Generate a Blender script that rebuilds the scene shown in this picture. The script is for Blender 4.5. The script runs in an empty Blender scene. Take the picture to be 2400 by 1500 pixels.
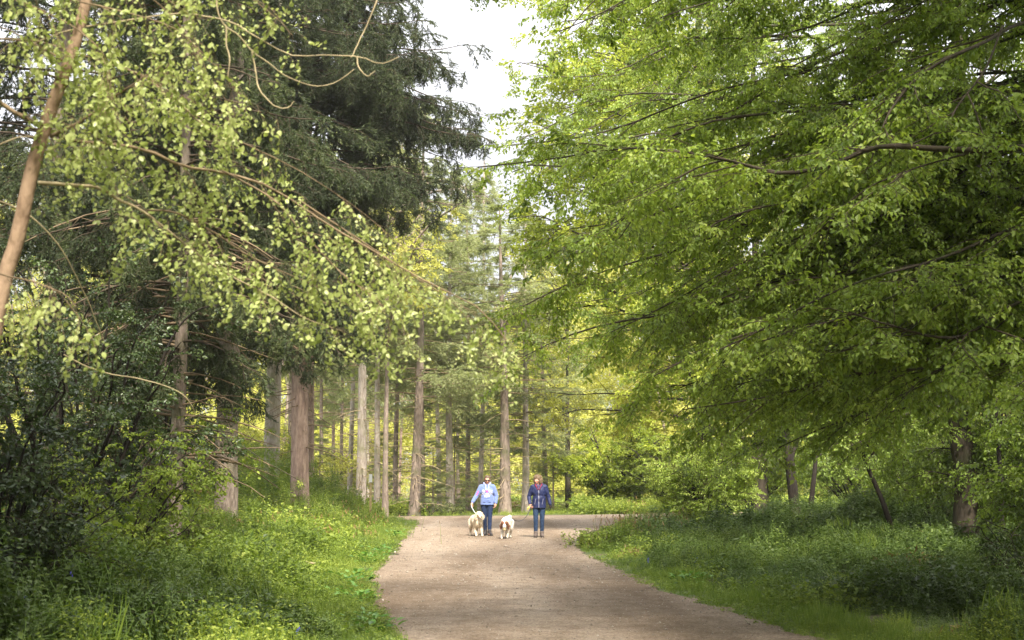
import bpy, bmesh, math, random
import numpy as np
from mathutils import Vector, Matrix
from mathutils.bvhtree import BVHTree

random.seed(11)
rng = np.random.default_rng(11)
sc = bpy.context.scene
C = sc.collection
R = math.radians

# ------------------------------------------------------------------ camera
PITCH = math.atan(360 / 3333.33)
CAMZ = 1.7
cam_d = bpy.data.cameras.new('camera')
cam_d.sensor_width = 36.0
cam_d.lens = 50.0
cam_d.clip_start = 0.1
cam_d.clip_end = 2000
cam_d.dof.use_dof = True
cam_d.dof.focus_distance = 38.5
cam_d.dof.aperture_fstop = 5.0
cam = bpy.data.objects.new('camera', cam_d)
cam.location = (0, 0, CAMZ)
cam.rotation_euler = (math.pi / 2 + PITCH, 0, 0)
C.objects.link(cam)
sc.camera = cam

# ------------------------------------------------------------------ world, sun, exposure
SUN_EL, SUN_AZ = R(52), R(167)          # azimuth clockwise from +Y (north)
w = bpy.data.worlds.new('World')
sc.world = w
w.use_nodes = True
nt = w.node_tree
for n in list(nt.nodes):
    nt.nodes.remove(n)
N = nt.nodes.new
out = N('ShaderNodeOutputWorld')
bg = N('ShaderNodeBackground')
bg.inputs['Strength'].default_value = 0.1
sky = N('ShaderNodeTexSky')
sky.sky_type = 'NISHITA'
sky.sun_disc = False
sky.sun_elevation = SUN_EL
sky.sun_rotation = SUN_AZ
tc = N('ShaderNodeTexCoord')
sep = N('ShaderNodeSeparateXYZ')
nt.links.new(tc.outputs['Generated'], sep.inputs[0])
mr = N('ShaderNodeMapRange')            # overcast sky: brighter towards the zenith
mr.inputs['From Min'].default_value = 0.0
mr.inputs['From Max'].default_value = 1.0
mr.inputs['To Min'].default_value = 3.0
mr.inputs['To Max'].default_value = 13.5
nt.links.new(sep.outputs['Z'], mr.inputs['Value'])
cloud = N('ShaderNodeTexNoise')
cloud.inputs['Scale'].default_value = 2.2
cloud.inputs['Detail'].default_value = 4
nt.links.new(tc.outputs['Generated'], cloud.inputs['Vector'])
cmr = N('ShaderNodeMapRange')
cmr.inputs['From Min'].default_value = 0.3
cmr.inputs['From Max'].default_value = 0.7
cmr.inputs['To Min'].default_value = 0.78
cmr.inputs['To Max'].default_value = 1.22
nt.links.new(cloud.outputs['Fac'], cmr.inputs['Value'])
mul = N('ShaderNodeMath'); mul.operation = 'MULTIPLY'
nt.links.new(mr.outputs[0], mul.inputs[0]); nt.links.new(cmr.outputs[0], mul.inputs[1])
vm = N('ShaderNodeVectorMath'); vm.operation = 'SCALE'
vm.inputs[0].default_value = (0.985, 0.985, 1.03)
nt.links.new(mul.outputs[0], vm.inputs['Scale'])
mix = N('ShaderNodeMix'); mix.data_type = 'RGBA'
mix.inputs['Factor'].default_value = 0.93
nt.links.new(sky.outputs[0], mix.inputs['A'])
nt.links.new(vm.outputs[0], mix.inputs['B'])
nt.links.new(mix.outputs['Result'], bg.inputs['Color'])
nt.links.new(bg.outputs[0], out.inputs['Surface'])

sun_d = bpy.data.lights.new('sun', 'SUN')
sun_d.energy = 4.6
sun_d.angle = R(9)
sun_d.color = (1.0, 0.93, 0.80)
sun = bpy.data.objects.new('sun', sun_d)
sdir = Vector((math.sin(SUN_AZ) * math.cos(SUN_EL), math.cos(SUN_AZ) * math.cos(SUN_EL), math.sin(SUN_EL)))
sun.rotation_euler = sdir.to_track_quat('Z', 'Y').to_euler()
C.objects.link(sun)

vs = sc.view_settings
sc.display_settings.display_device = 'sRGB'
vs.view_transform = 'Standard'
vs.look = 'None'
vs.gamma = 1
vs.exposure = 1.5
vs.use_curve_mapping = False
sc.render.engine = 'CYCLES'
cy = sc.cycles
cy.max_bounces = 7
cy.diffuse_bounces = 4
cy.glossy_bounces = 2
cy.transmission_bounces = 5
cy.transparent_max_bounces = 4
cy.caustics_reflective = False
cy.caustics_refractive = False
cy.sample_clamp_indirect = 6
cy.use_denoising = True

# ------------------------------------------------------------------ geometry helpers
FPX = 3333.33
cp, sp = math.cos(PITCH), math.sin(PITCH)


def at(px, py, Y):
    """World point seen at photograph pixel (px, py) at distance Y in front of the camera."""
    a, b = (px - 1200) / FPX, (750 - py) / FPX
    d = np.array([a, cp - b * sp, sp + b * cp])
    return np.array([0, 0, CAMZ]) + d * (Y / d[1])


def nrm(a):
    return a / np.maximum(np.linalg.norm(a, axis=-1, keepdims=True), 1e-9)


def smooth(t):
    t = np.clip(t, 0, 1)
    return t * t * (3 - 2 * t)


def noise2(x, y, s=1.0, seed=0):
    """Cheap smooth 2-D noise, about -1..1."""
    r = np.random.default_rng(100 + seed)
    v = 0
    for k in range(6):
        a = r.uniform(0, 2 * math.pi)
        f = s * r.uniform(0.6, 1.9)
        v = v + np.sin((x * math.cos(a) + y * math.sin(a)) * f + r.uniform(0, 6.3) + 1.3 * np.sin((y * math.cos(a) - x * math.sin(a)) * f * 0.7 + k))
    return v / 3.2


def catmull(pts, n):
    p = np.asarray(pts, float)
    p = np.vstack([2 * p[0] - p[1], p, 2 * p[-1] - p[-2]])
    m = len(p) - 3
    o = []
    for u in np.linspace(0, m - 1e-6, n):
        i = int(u); t = u - i
        a, b, c, d = p[i:i + 4]
        o.append(0.5 * ((2 * b) + (c - a) * t + (2 * a - 5 * b + 4 * c - d) * t * t + (3 * b - a - 3 * c + d) * t ** 3))
    return np.array(o)


def curves(start, d, length, nseg, droop=0.0, wob=0.0, r=rng):
    n = len(start)
    P = np.zeros((n, nseg + 1, 3)); P[:, 0] = start
    d = nrm(np.array(d, float))
    for k in range(nseg):
        d = d + np.array([0, 0, -1.0]) * (np.asarray(droop).reshape(-1, 1) / nseg) + r.normal(size=(n, 3)) * wob
        d = nrm(d)
        P[:, k + 1] = P[:, k] + d * (np.asarray(length).reshape(-1, 1) / nseg)
    return P


def tubes(P, Rr, sides):
    P = np.asarray(P, float)
    if P.ndim == 2:
        P = P[None]; Rr = np.asarray(Rr)[None]
    n, k = P.shape[:2]
    T = np.gradient(P, axis=1)
    T = nrm(T)
    mean = nrm(P[:, -1] - P[:, 0])
    ref = np.where(np.abs(mean[:, 2:3]) > 0.8, np.array([[1.0, 0.1, 0]]), np.array([[0, 0.05, 1.0]]))[:, None, :]
    u = nrm(np.cross(T, np.broadcast_to(ref, T.shape)))
    v = np.cross(T, u)
    a = np.arange(sides) * 2 * math.pi / sides
    V = P[:, :, None, :] + Rr[:, :, None, None] * (u[:, :, None, :] * np.cos(a)[None, None, :, None] + v[:, :, None, :] * np.sin(a)[None, None, :, None])
    V = V.reshape(-1, 3)
    base = (np.arange(n) * k * sides)[:, None, None] + (np.arange(k - 1) * sides)[None, :, None]
    j = np.arange(sides)[None, None, :]
    j2 = (j + 1) % sides
    F = np.stack([base + j, base + j2, base + sides + j2, base + sides + j], -1).reshape(-1, 4)
    return V, F


# leaf templates: (along, across, lift), triangles
LEAF4 = (np.array([[0, 0, 0], [0.45, 0.5, 0.10], [1, 0, -0.12], [0.45, -0.5, 0.10]]), np.array([[0, 2, 1], [0, 3, 2]]))
LEAF6 = (np.array([[0, 0, 0], [0.25, 0.42, 0.08], [0.62, 0.40, 0.03], [1, 0, -0.18], [0.62, -0.40, 0.03], [0.25, -0.42, 0.08], [0.5, 0, -0.02]]),
         np.array([[0, 6, 1], [1, 6, 2], [2, 6, 3], [3, 6, 4], [4, 6, 5], [5, 6, 0]]))
BLADE = (np.array([[0, 0.5, 0], [0, -0.5, 0], [0.55, -0.35, 0.06], [0.55, 0.35, 0.06], [1, 0, 0.0]]), np.array([[0, 1, 2], [0, 2, 3], [3, 2, 4]]))
NEEDLE = (np.array([[0, 0.5, 0], [0, -0.5, 0], [1, 0, 0]]), np.array([[0, 1, 2]]))


def leaves(pos, d, up, L, Wd, tpl=LEAF4):
    d = nrm(d)
    s = nrm(np.cross(d, up))
    n = np.cross(s, d)
    T, F = tpl
    L = np.asarray(L).reshape(-1, 1, 1); Wd = np.asarray(Wd).reshape(-1, 1, 1)
    V = pos[:, None, :] + d[:, None, :] * T[None, :, 0:1] * L + s[:, None, :] * T[None, :, 1:2] * Wd + n[:, None, :] * T[None, :, 2:3] * L
    m = len(pos)
    FF = F[None] + (np.arange(m) * len(T))[:, None, None]
    return V.reshape(-1, 3), FF.reshape(-1, 3), len(T)


class MB:
    """Collects vertex and face arrays with a material slot and a tint, then links ONE mesh object."""
    def __init__(s):
        s.v = []; s.f3 = []; s.f4 = []; s.m3 = []; s.m4 = []; s.t = []; s.n = 0; s.pts = []

    def spray(s, pos, d, up, scl, off, var):
        """Points that carry a leafy spray: turned so its x axis follows d and its z axis leans to up."""
        if len(pos) == 0:
            return s
        d = nrm(d); sd = nrm(np.cross(up, d)); nn = np.cross(d, sd)
        e = np.stack([np.arctan2(sd[:, 2], nn[:, 2]), -np.arcsin(np.clip(d[:, 2], -1, 1)), np.arctan2(d[:, 1], d[:, 0])], -1)
        n = len(pos)
        s.pts.append((pos, e, np.broadcast_to(scl, (n,)), np.broadcast_to(off, (n,)), np.broadcast_to(var, (n,))))
        return s

    def add(s, V, F, mat=0, tint=0.5):
        V = np.asarray(V, float); F = np.asarray(F)
        s.v.append(V)
        s.t.append(np.full(len(V), tint, float) if np.isscalar(tint) else np.asarray(tint, float))
        (s.f3 if F.shape[1] == 3 else s.f4).append(F + s.n)
        (s.m3 if F.shape[1] == 3 else s.m4).append(np.full(len(F), mat))
        s.n += len(V)
        return s

    def leaf(s, pos, d, up, L, Wd, tint, tpl=LEAF4, mat=0):
        if len(pos) == 0:
            return s
        V, F, k = leaves(pos, d, up, L, Wd, tpl)
        return s.add(V, F, mat, np.repeat(np.broadcast_to(tint, (len(pos),)), k))

    def mesh(s, name, mats, smooth_=False):
        me = bpy.data.meshes.new(name)
        npt = 0
        if s.pts:
            pp_, pe_, ps_, po_, pv_ = [np.concatenate([q[k] for q in s.pts]) for k in range(5)]
            npt = len(pp_)
            s.v.append(pp_); s.t.append(np.full(npt, 0.5)); nb_ = s.n; s.n += npt
        V = np.concatenate(s.v)
        f3 = np.concatenate(s.f3) if s.f3 else np.zeros((0, 3), int)
        f4 = np.concatenate(s.f4) if s.f4 else np.zeros((0, 4), int)
        me.vertices.add(len(V)); me.vertices.foreach_set('co', V.astype(np.float32).ravel())
        loops = np.concatenate([f3.ravel(), f4.ravel()]).astype(np.int32)
        me.loops.add(len(loops)); me.loops.foreach_set('vertex_index', loops)
        np_ = len(f3) + len(f4)
        st = np.concatenate([np.arange(len(f3)) * 3, len(f3) * 3 + np.arange(len(f4)) * 4]).astype(np.int32)
        me.polygons.add(np_); me.polygons.foreach_set('loop_start', st)
        mi = np.concatenate([np.concatenate(s.m3) if s.m3 else np.zeros(0), np.concatenate(s.m4) if s.m4 else np.zeros(0)]).astype(np.int32)
        me.polygons.foreach_set('material_index', mi)
        me.update(calc_edges=True)
        if smooth_:
            me.polygons.foreach_set('use_smooth', np.ones(np_, bool))
        a = me.attributes.new('tint', 'FLOAT', 'POINT')
        a.data.foreach_set('value', np.concatenate(s.t).astype(np.float32))
        if npt:
            def put(nm, ty, arr, w_):
                full = np.zeros((len(V), w_), np.float32); full[nb_:] = np.asarray(arr).reshape(npt, w_)
                me.attributes.new(nm, ty, 'POINT').data.foreach_set('vector' if w_ == 3 else 'value', full.ravel())
            put('rot', 'FLOAT_VECTOR', pe_, 3); put('scl', 'FLOAT', ps_, 1); put('ioff', 'FLOAT', po_, 1)
            vv_ = np.full(len(V), -1, np.int32); vv_[nb_:] = pv_
            me.attributes.new('var', 'INT', 'POINT').data.foreach_set('value', vv_)
        for m in (mats if isinstance(mats, (list, tuple)) else [mats]):
            me.materials.append(m)
        return me

    def build(s, name, mats, parent=None, smooth_=False, sprays=None):
        o = link(name, s.mesh(name, mats, smooth_), parent)
        if sprays:
            grow(o, sprays)
        return o


_groups = {}


def grow(o, key):
    """Give the points of a foliage mesh their leafy sprays (geometry nodes; one group per set of sprays)."""
    if key not in _groups:
        g = bpy.data.node_groups.new('leafy_sprays_' + key, 'GeometryNodeTree')
        g.interface.new_socket('Geometry', in_out='INPUT', socket_type='NodeSocketGeometry')
        g.interface.new_socket('Geometry', in_out='OUTPUT', socket_type='NodeSocketGeometry')
        n, l = g.nodes.new, g.links.new
        gi = n('NodeGroupInput'); go = n('NodeGroupOutput'); jn = n('GeometryNodeJoinGeometry')
        def attr(nm, ty):
            a = n('GeometryNodeInputNamedAttribute'); a.data_type = ty; a.inputs['Name'].default_value = nm
            return a.outputs['Attribute']
        rot, scl, var = attr('rot', 'FLOAT_VECTOR'), attr('scl', 'FLOAT'), attr('var', 'INT')
        e2r = n('FunctionNodeEulerToRotation'); l(rot, e2r.inputs[0])
        for k, src in enumerate(SETS[key]):
            cmpn = n('FunctionNodeCompare'); cmpn.data_type = 'INT'; cmpn.operation = 'EQUAL'
            ii = [q for q in cmpn.inputs if q.type == 'INT']
            l(var, ii[0]); ii[1].default_value = k
            oi = n('GeometryNodeObjectInfo'); oi.inputs['Object'].default_value = src
            ip = n('GeometryNodeInstanceOnPoints')
            l(gi.outputs[0], ip.inputs['Points']); l(cmpn.outputs[0], ip.inputs['Selection'])
            l(oi.outputs['Geometry'], ip.inputs['Instance']); l(e2r.outputs[0], ip.inputs['Rotation']); l(scl, ip.inputs['Scale'])
            l(ip.outputs[0], jn.inputs[0])
        l(gi.outputs[0], jn.inputs[0])
        l(jn.outputs[0], go.inputs[0])
        _groups[key] = g
    md = o.modifiers.new('foliage', 'NODES'); md.node_group = _groups[key]


SETS = {}


def link(name, me, parent=None):
    o = bpy.data.objects.new(name, me)
    C.objects.link(o)
    if parent is not None:
        o.parent = parent
        o.matrix_parent_inverse = Matrix.Identity(4)
        if parent.type == 'EMPTY' and parent.get('_off'):
            pass
    return o


def thing(name, label, cat, loc=(0, 0, 0), group=None, rz=0.0):
    o = bpy.data.objects.new(name, None)
    C.objects.link(o)
    o.location = loc
    o.rotation_euler = (0, 0, rz)
    o['label'] = label; o['category'] = cat
    if group:
        o['group'] = group
    return o


def tag(o, label=None, cat=None, kind=None, group=None):
    if label: o['label'] = label
    if cat: o['category'] = cat
    if kind: o['kind'] = kind
    if group: o['group'] = group
    return o


# ------------------------------------------------------------------ materials
def newmat(name):
    m = bpy.data.materials.new(name)
    m.use_nodes = True
    t = m.node_tree
    t.nodes.clear()
    o = t.nodes.new('ShaderNodeOutputMaterial')
    return m, t, t.nodes.new, t.links.new, o


def ramp(t, stops):
    r = t.nodes.new('ShaderNodeValToRGB')
    e = r.color_ramp.elements
    while len(e) < len(stops):
        e.new(0.5)
    for i, (p, c) in enumerate(stops):
        e[i].position = p; e[i].color = (*c, 1)
    return r


def leaf_mat(name, c0, c1, c2, trans=0.45, rough=0.45, spec=0.4, tcol=(1.05, 1.1, 0.7)):
    m, t, n, l, o = newmat(name)
    a = n('ShaderNodeAttribute'); a.attribute_name = 'tint'
    r = ramp(t, [(0.0, c0), (0.5, c1), (1.0, c2)])
    ai = n('ShaderNodeAttribute'); ai.attribute_name = 'ioff'; ai.attribute_type = 'INSTANCER'
    sm_ = n('ShaderNodeMath'); sm_.operation = 'ADD'; sm_.use_clamp = True
    l(a.outputs['Fac'], sm_.inputs[0]); l(ai.outputs['Fac'], sm_.inputs[1])
    l(sm_.outputs[0], r.inputs[0])
    p = n('ShaderNodeBsdfPrincipled')
    p.inputs['Roughness'].default_value = rough
    p.inputs['Specular IOR Level'].default_value = spec
    l(r.outputs[0], p.inputs['Base Color'])
    tr = n('ShaderNodeBsdfTranslucent')
    mx = n('ShaderNodeMix'); mx.data_type = 'RGBA'; mx.blend_type = 'MULTIPLY'
    mx.inputs['Factor'].default_value = 1.0
    mx.inputs['B'].default_value = (*tcol, 1)
    l(r.outputs[0], mx.inputs['A'])
    l(mx.outputs['Result'], tr.inputs['Color'])
    ms = n('ShaderNodeMixShader'); ms.inputs[0].default_value = trans
    l(p.outputs[0], ms.inputs[1]); l(tr.outputs[0], ms.inputs[2])
    l(ms.outputs[0], o.inputs['Surface'])
    return m


def bark_mat(name, dark, light, scale=9.0, stretch=0.16, moss=None, bump=0.6):
    m, t, n, l, o = newmat(name)
    tc = n('ShaderNodeTexCoord'); mp = n('ShaderNodeMapping')
    mp.inputs['Scale'].default_value = (1, 1, stretch)
    l(tc.outputs['Object'], mp.inputs[0])
    no = n('ShaderNodeTexNoise'); no.inputs['Scale'].default_value = scale; no.inputs['Detail'].default_value = 8
    no.inputs['Roughness'].default_value = 0.65
    l(mp.outputs[0], no.inputs['Vector'])
    vo = n('ShaderNodeTexVoronoi'); vo.inputs['Scale'].default_value = scale * 1.6
    vo.feature = 'DISTANCE_TO_EDGE'
    l(mp.outputs[0], vo.inputs['Vector'])
    r = ramp(t, [(0.32, dark), (0.68, light)])
    l(no.outputs['Fac'], r.inputs[0])
    col = r.outputs[0]
    if moss:
        n2 = n('ShaderNodeTexNoise'); n2.inputs['Scale'].default_value = 1.3; n2.inputs['Detail'].default_value = 5
        l(tc.outputs['Object'], n2.inputs['Vector'])
        r2 = ramp(t, [(0.5, (0, 0, 0)), (0.66, (1, 1, 1))])
        l(n2.outputs['Fac'], r2.inputs[0])
        mx = n('ShaderNodeMix'); mx.data_type = 'RGBA'
        l(r2.outputs[0], mx.inputs['Factor']); l(col, mx.inputs['A']); mx.inputs['B'].default_value = (*moss, 1)
        col = mx.outputs['Result']
    p = n('ShaderNodeBsdfPrincipled'); p.inputs['Roughness'].default_value = 0.9
    p.inputs['Specular IOR Level'].default_value = 0.2
    l(col, p.inputs['Base Color'])
    b = n('ShaderNodeBump'); b.inputs['Strength'].default_value = bump; b.inputs['Distance'].default_value = 0.03
    ad = n('ShaderNodeMath'); ad.operation = 'ADD'
    l(no.outputs['Fac'], ad.inputs[0]); l(vo.outputs['Distance'], ad.inputs[1])
    l(ad.outputs[0], b.inputs['Height']); l(b.outputs[0], p.inputs['Normal'])
    l(p.outputs[0], o.inputs['Surface'])
    return m


def plain(name, col, rough=0.7, spec=0.3, noise=0.0, nscale=40, bump=0.0, metal=0.0, sheen=0.0):
    m, t, n, l, o = newmat(name)
    p = n('ShaderNodeBsdfPrincipled')
    p.inputs['Roughness'].default_value = rough
    p.inputs['Specular IOR Level'].default_value = spec
    p.inputs['Metallic'].default_value = metal
    p.inputs['Sheen Weight'].default_value = sheen
    tc = n('ShaderNodeTexCoord')
    no = n('ShaderNodeTexNoise'); no.inputs['Scale'].default_value = nscale; no.inputs['Detail'].default_value = 4
    l(tc.outputs['Object'], no.inputs['Vector'])
    lo = tuple(max(0, c * (1 - noise)) for c in col); hi = tuple(min(1, c * (1 + noise)) for c in col)
    r = ramp(t, [(0.3, lo), (0.7, hi)])
    l(no.outputs['Fac'], r.inputs[0]); l(r.outputs[0], p.inputs['Base Color'])
    if bump:
        b = n('ShaderNodeBump'); b.inputs['Strength'].default_value = bump; b.inputs['Distance'].default_value = 0.01
        l(no.outputs['Fac'], b.inputs['Height']); l(b.outputs[0], p.inputs['Normal'])
    l(p.outputs[0], o.inputs['Surface'])
    return m


M = {}
M['birch_leaf'] = leaf_mat('birch_leaf', (0.22, 0.27, 0.07), (0.39, 0.45, 0.15), (0.56, 0.60, 0.27), 0.45, 0.4, 0.45)
M['beech_leaf'] = leaf_mat('beech_leaf', (0.115, 0.175, 0.03), (0.275, 0.385, 0.058), (0.47, 0.56, 0.13), 0.48, 0.42, 0.4, (1.12, 1.08, 0.6))
M['oak_leaf'] = leaf_mat('oak_leaf', (0.20, 0.26, 0.03), (0.37, 0.43, 0.05), (0.52, 0.55, 0.10), 0.5, 0.5, 0.3)
M['gold_leaf'] = leaf_mat('gold_leaf', (0.34, 0.34, 0.06), (0.52, 0.51, 0.11), (0.66, 0.64, 0.22), 0.5, 0.5, 0.3)
M['hazel_leaf'] = leaf_mat('hazel_leaf', (0.10, 0.15, 0.02), (0.21, 0.28, 0.03), (0.34, 0.39, 0.06), 0.45, 0.5, 0.3)
M['holly_leaf'] = leaf_mat('holly_leaf', (0.025, 0.045, 0.014), (0.06, 0.095, 0.025), (0.12, 0.17, 0.045), 0.2, 0.38, 0.5)
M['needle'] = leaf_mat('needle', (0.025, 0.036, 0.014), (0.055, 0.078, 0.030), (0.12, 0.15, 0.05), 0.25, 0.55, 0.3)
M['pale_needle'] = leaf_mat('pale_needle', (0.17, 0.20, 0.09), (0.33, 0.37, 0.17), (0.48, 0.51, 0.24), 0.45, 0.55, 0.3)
M['herb'] = leaf_mat('herb', (0.08, 0.125, 0.015), (0.19, 0.26, 0.035), (0.38, 0.43, 0.08), 0.4, 0.5, 0.3)
M['grass'] = leaf_mat('grass', (0.07, 0.12, 0.02), (0.16, 0.24, 0.035), (0.34, 0.40, 0.09), 0.4, 0.5, 0.3)
M['dock'] = leaf_mat('dock', (0.05, 0.12, 0.02), (0.10, 0.22, 0.03), (0.18, 0.32, 0.06), 0.3, 0.35, 0.5)
M['dead'] = leaf_mat('dead', (0.16, 0.08, 0.035), (0.28, 0.16, 0.07), (0.45, 0.32, 0.17), 0.2, 0.7, 0.2, (1, 1, 0.9))
M['herb_dark'] = leaf_mat('herb_dark', (0.032, 0.058, 0.010), (0.078, 0.125, 0.022), (0.18, 0.24, 0.045), 0.35, 0.45, 0.4)  # herb leaves with the shade of the deep banks put into their colour
M['bark_birch'] = bark_mat('bark_birch', (0.17, 0.11, 0.07), (0.36, 0.25, 0.17), 14, 0.5, None, 0.3)
M['bark_beech'] = bark_mat('bark_beech', (0.035, 0.028, 0.02), (0.095, 0.075, 0.055), 8, 0.3, (0.045, 0.055, 0.02), 0.4)
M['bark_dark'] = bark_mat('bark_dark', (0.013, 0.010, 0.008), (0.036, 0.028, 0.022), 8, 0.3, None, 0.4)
M['bark_conifer'] = bark_mat('bark_conifer', (0.14, 0.105, 0.085), (0.36, 0.285, 0.235), 13, 0.24, (0.12, 0.12, 0.06), 0.9)
M['bark_red'] = bark_mat('bark_red', (0.19, 0.125, 0.10), (0.46, 0.335, 0.27), 12, 0.24, None, 0.9)
M['bark_pale'] = bark_mat('bark_pale', (0.27, 0.22, 0.18), (0.58, 0.50, 0.44), 14, 0.24, (0.27, 0.26, 0.15), 0.7)
M['twig'] = plain('twig', (0.20, 0.145, 0.09), 0.8, 0.2, 0.4, 6)
M['twig_pale'] = plain('twig_pale', (0.38, 0.31, 0.19), 0.7, 0.2, 0.35, 6)
M['twig_gold'] = plain('twig_gold', (0.36, 0.28, 0.17), 0.8, 0.2, 0.35, 6)
M['twig_dark'] = plain('twig_dark', (0.07, 0.052, 0.035), 0.85, 0.2, 0.4, 6)

# ------------------------------------------------------------------ ground and path
PATH_L = np.array([(-5, -0.9), (0, -0.9), (8, -0.95), (14.5, -1.1), (17, -1.6), (20.5, -2.0), (24, -2.35), (28, -2.5), (34.3, -2.75), (40, -2.95), (48, -3.15), (53, -3.6)])
PATH_R = np.array([(-5, 4.6), (0, 4.4), (8, 3.9), (14.5, 3.2), (17, 2.85), (19.2, 2.53), (22.2, 2.1), (27, 1.75), (34.3, 1.5), (39, 1.9), (43.6, 2.6), (50.6, 4.25), (54.5, 5.9), (57, 8.5), (60.5, 14), (69, 40), (80, 70)])


def d_left(x, y):
    return np.interp(y, PATH_L[:, 0], PATH_L[:, 1]) - x


def d_right(x, y):
    return x - np.interp(y, PATH_R[:, 0], PATH_R[:, 1])


def gz(x, y):
    x = np.asarray(x, float); y = np.asarray(y, float)
    dl = d_left(x, y); dr = d_right(x, y)
    bank = 0.70 * smooth((dl - 0.4) / 5) * smooth((y - 32) / 9) * (1 - smooth((y - 49) / 4))
    bank = bank + 0.12 * smooth((dr - 0.3) / 5) * (1 - smooth((y - 46) / 8))
    off = smooth((np.maximum(dl, dr) - 0.1) / 1.2)
    off = np.where(y > 58, smooth((y - 59 - np.maximum(0, x) * 0.35) / 5), off)
    bump = off * 0.07 * noise2(x, y, 1.1, 3)
    far = -0.018 * np.maximum(0, y - 60 - np.maximum(0, x) * 0.2) * (y < 140) - (y >= 140) * 1.4
    return bank * (y < 60) + bump * (y < 150) + np.where(far < -1.4, -1.4, far)


xs = np.concatenate([np.linspace(-300, -60, 8), np.linspace(-55, -12, 30), np.linspace(-11.5, 12, 110), np.linspace(12.5, 60, 40), np.linspace(70, 300, 8)])
ys = np.concatenate([np.linspace(-60, 8, 20), np.linspace(8.5, 70, 170), np.linspace(71, 150, 50), np.linspace(160, 400, 8)])
X, Yg = np.meshgrid(xs, ys)
V = np.stack([X, Yg, gz(X, Yg) - 0.012], -1).reshape(-1, 3)
nx_, ny_ = len(xs), len(ys)
i, j = np.meshgrid(np.arange(nx_ - 1), np.arange(ny_ - 1))
b0 = (j * nx_ + i).ravel()
F = np.stack([b0, b0 + 1, b0 + nx_ + 1, b0 + nx_], -1)
m, t, n, l, o = newmat('woodland_soil')
tcn = n('ShaderNodeTexCoord')
no = n('ShaderNodeTexNoise'); no.inputs['Scale'].default_value = 1.1; no.inputs['Detail'].default_value = 8
no2 = n('ShaderNodeTexNoise'); no2.inputs['Scale'].default_value = 14; no2.inputs['Detail'].default_value = 6
l(tcn.outputs['Object'], no.inputs['Vector']); l(tcn.outputs['Object'], no2.inputs['Vector'])
ra = ramp(t, [(0.35, (0.05, 0.065, 0.018)), (0.5, (0.10, 0.14, 0.03)), (0.66, (0.12, 0.09, 0.045))])
rb = ramp(t, [(0.3, (0.45, 0.45, 0.45)), (0.75, (1.4, 1.4, 1.4))])
l(no.outputs['Fac'], ra.inputs[0]); l(no2.outputs['Fac'], rb.inputs[0])
mx = n('ShaderNodeMix'); mx.data_type = 'RGBA'; mx.blend_type = 'MULTIPLY'; mx.inputs['Factor'].default_value = 1
l(ra.outputs[0], mx.inputs['A']); l(rb.outputs[0], mx.inputs['B'])
p = n('ShaderNodeBsdfPrincipled'); p.inputs['Roughness'].default_value = 0.95
l(mx.outputs['Result'], p.inputs['Base Color'])
bp = n('ShaderNodeBump'); bp.inputs['Distance'].default_value = 0.05; l(no2.outputs['Fac'], bp.inputs['Height']); l(bp.outputs[0], p.inputs['Normal'])
l(p.outputs[0], o.inputs['Surface'])
M['soil'] = m
g = MB().add(V, F).build('ground', m, None, True)
tag(g, 'woodland floor of dark soil and moss under the trees', kind='structure')

# gravel path: one flat irregular sheet
m, t, n, l, o = newmat('pale_gravel')
tcn = n('ShaderNodeTexCoord')
a1 = n('ShaderNodeTexNoise'); a1.inputs['Scale'].default_value = 0.35; a1.inputs['Detail'].default_value = 5
mpp = n('ShaderNodeMapping'); mpp.inputs['Scale'].default_value = (1.8, 0.22, 1)
l(tcn.outputs['Object'], mpp.inputs[0]); l(mpp.outputs[0], a1.inputs['Vector'])
a2 = n('ShaderNodeTexNoise'); a2.inputs['Scale'].default_value = 26; a2.inputs['Detail'].default_value = 8; a2.inputs['Roughness'].default_value = 0.75
a3 = n('ShaderNodeTexVoronoi'); a3.inputs['Scale'].default_value = 45
a4 = n('ShaderNodeTexNoise'); a4.inputs['Scale'].default_value = 3.2; a4.inputs['Detail'].default_value = 6; a4.inputs['Roughness'].default_value = 0.7
l(tcn.outputs['Object'], a2.inputs['Vector']); l(tcn.outputs['Object'], a3.inputs['Vector']); l(tcn.outputs['Object'], a4.inputs['Vector'])
ra = ramp(t, [(0.34, (0.175, 0.125, 0.085)), (0.5, (0.275, 0.212, 0.16)), (0.66, (0.355, 0.29, 0.23))])
l(a1.outputs['Fac'], ra.inputs[0])
rb = ramp(t, [(0.30, (0.55, 0.52, 0.48)), (0.5, (0.95, 0.95, 0.95)), (0.72, (1.35, 1.35, 1.38))])
l(a2.outputs['Fac'], rb.inputs[0])
rc = ramp(t, [(0.0, (0.72, 0.70, 0.66)), (0.5, (1.0, 1.0, 1.0)), (1.0, (1.25, 1.24, 1.22))])
l(a3.outputs['Color'], rc.inputs[0])
rd = ramp(t, [(0.32, (0.68, 0.63, 0.56)), (0.58, (1.05, 1.05, 1.05))])
l(a4.outputs['Fac'], rd.inputs[0])
col = ra.outputs[0]
for q in (rb, rc, rd):
    mx = n('ShaderNodeMix'); mx.data_type = 'RGBA'; mx.blend_type = 'MULTIPLY'; mx.inputs['Factor'].default_value = 1
    l(col, mx.inputs['A']); l(q.outputs[0], mx.inputs['B']); col = mx.outputs['Result']
p = n('ShaderNodeBsdfPrincipled'); p.inputs['Roughness'].default_value = 0.92; p.inputs['Specular IOR Level'].default_value = 0.25
l(col, p.inputs['Base Color'])
bp = n('ShaderNodeBump'); bp.inputs['Distance'].default_value = 0.025; bp.inputs['Strength'].default_value = 0.9
ad = n('ShaderNodeMath'); ad.operation = 'SUBTRACT'
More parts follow.
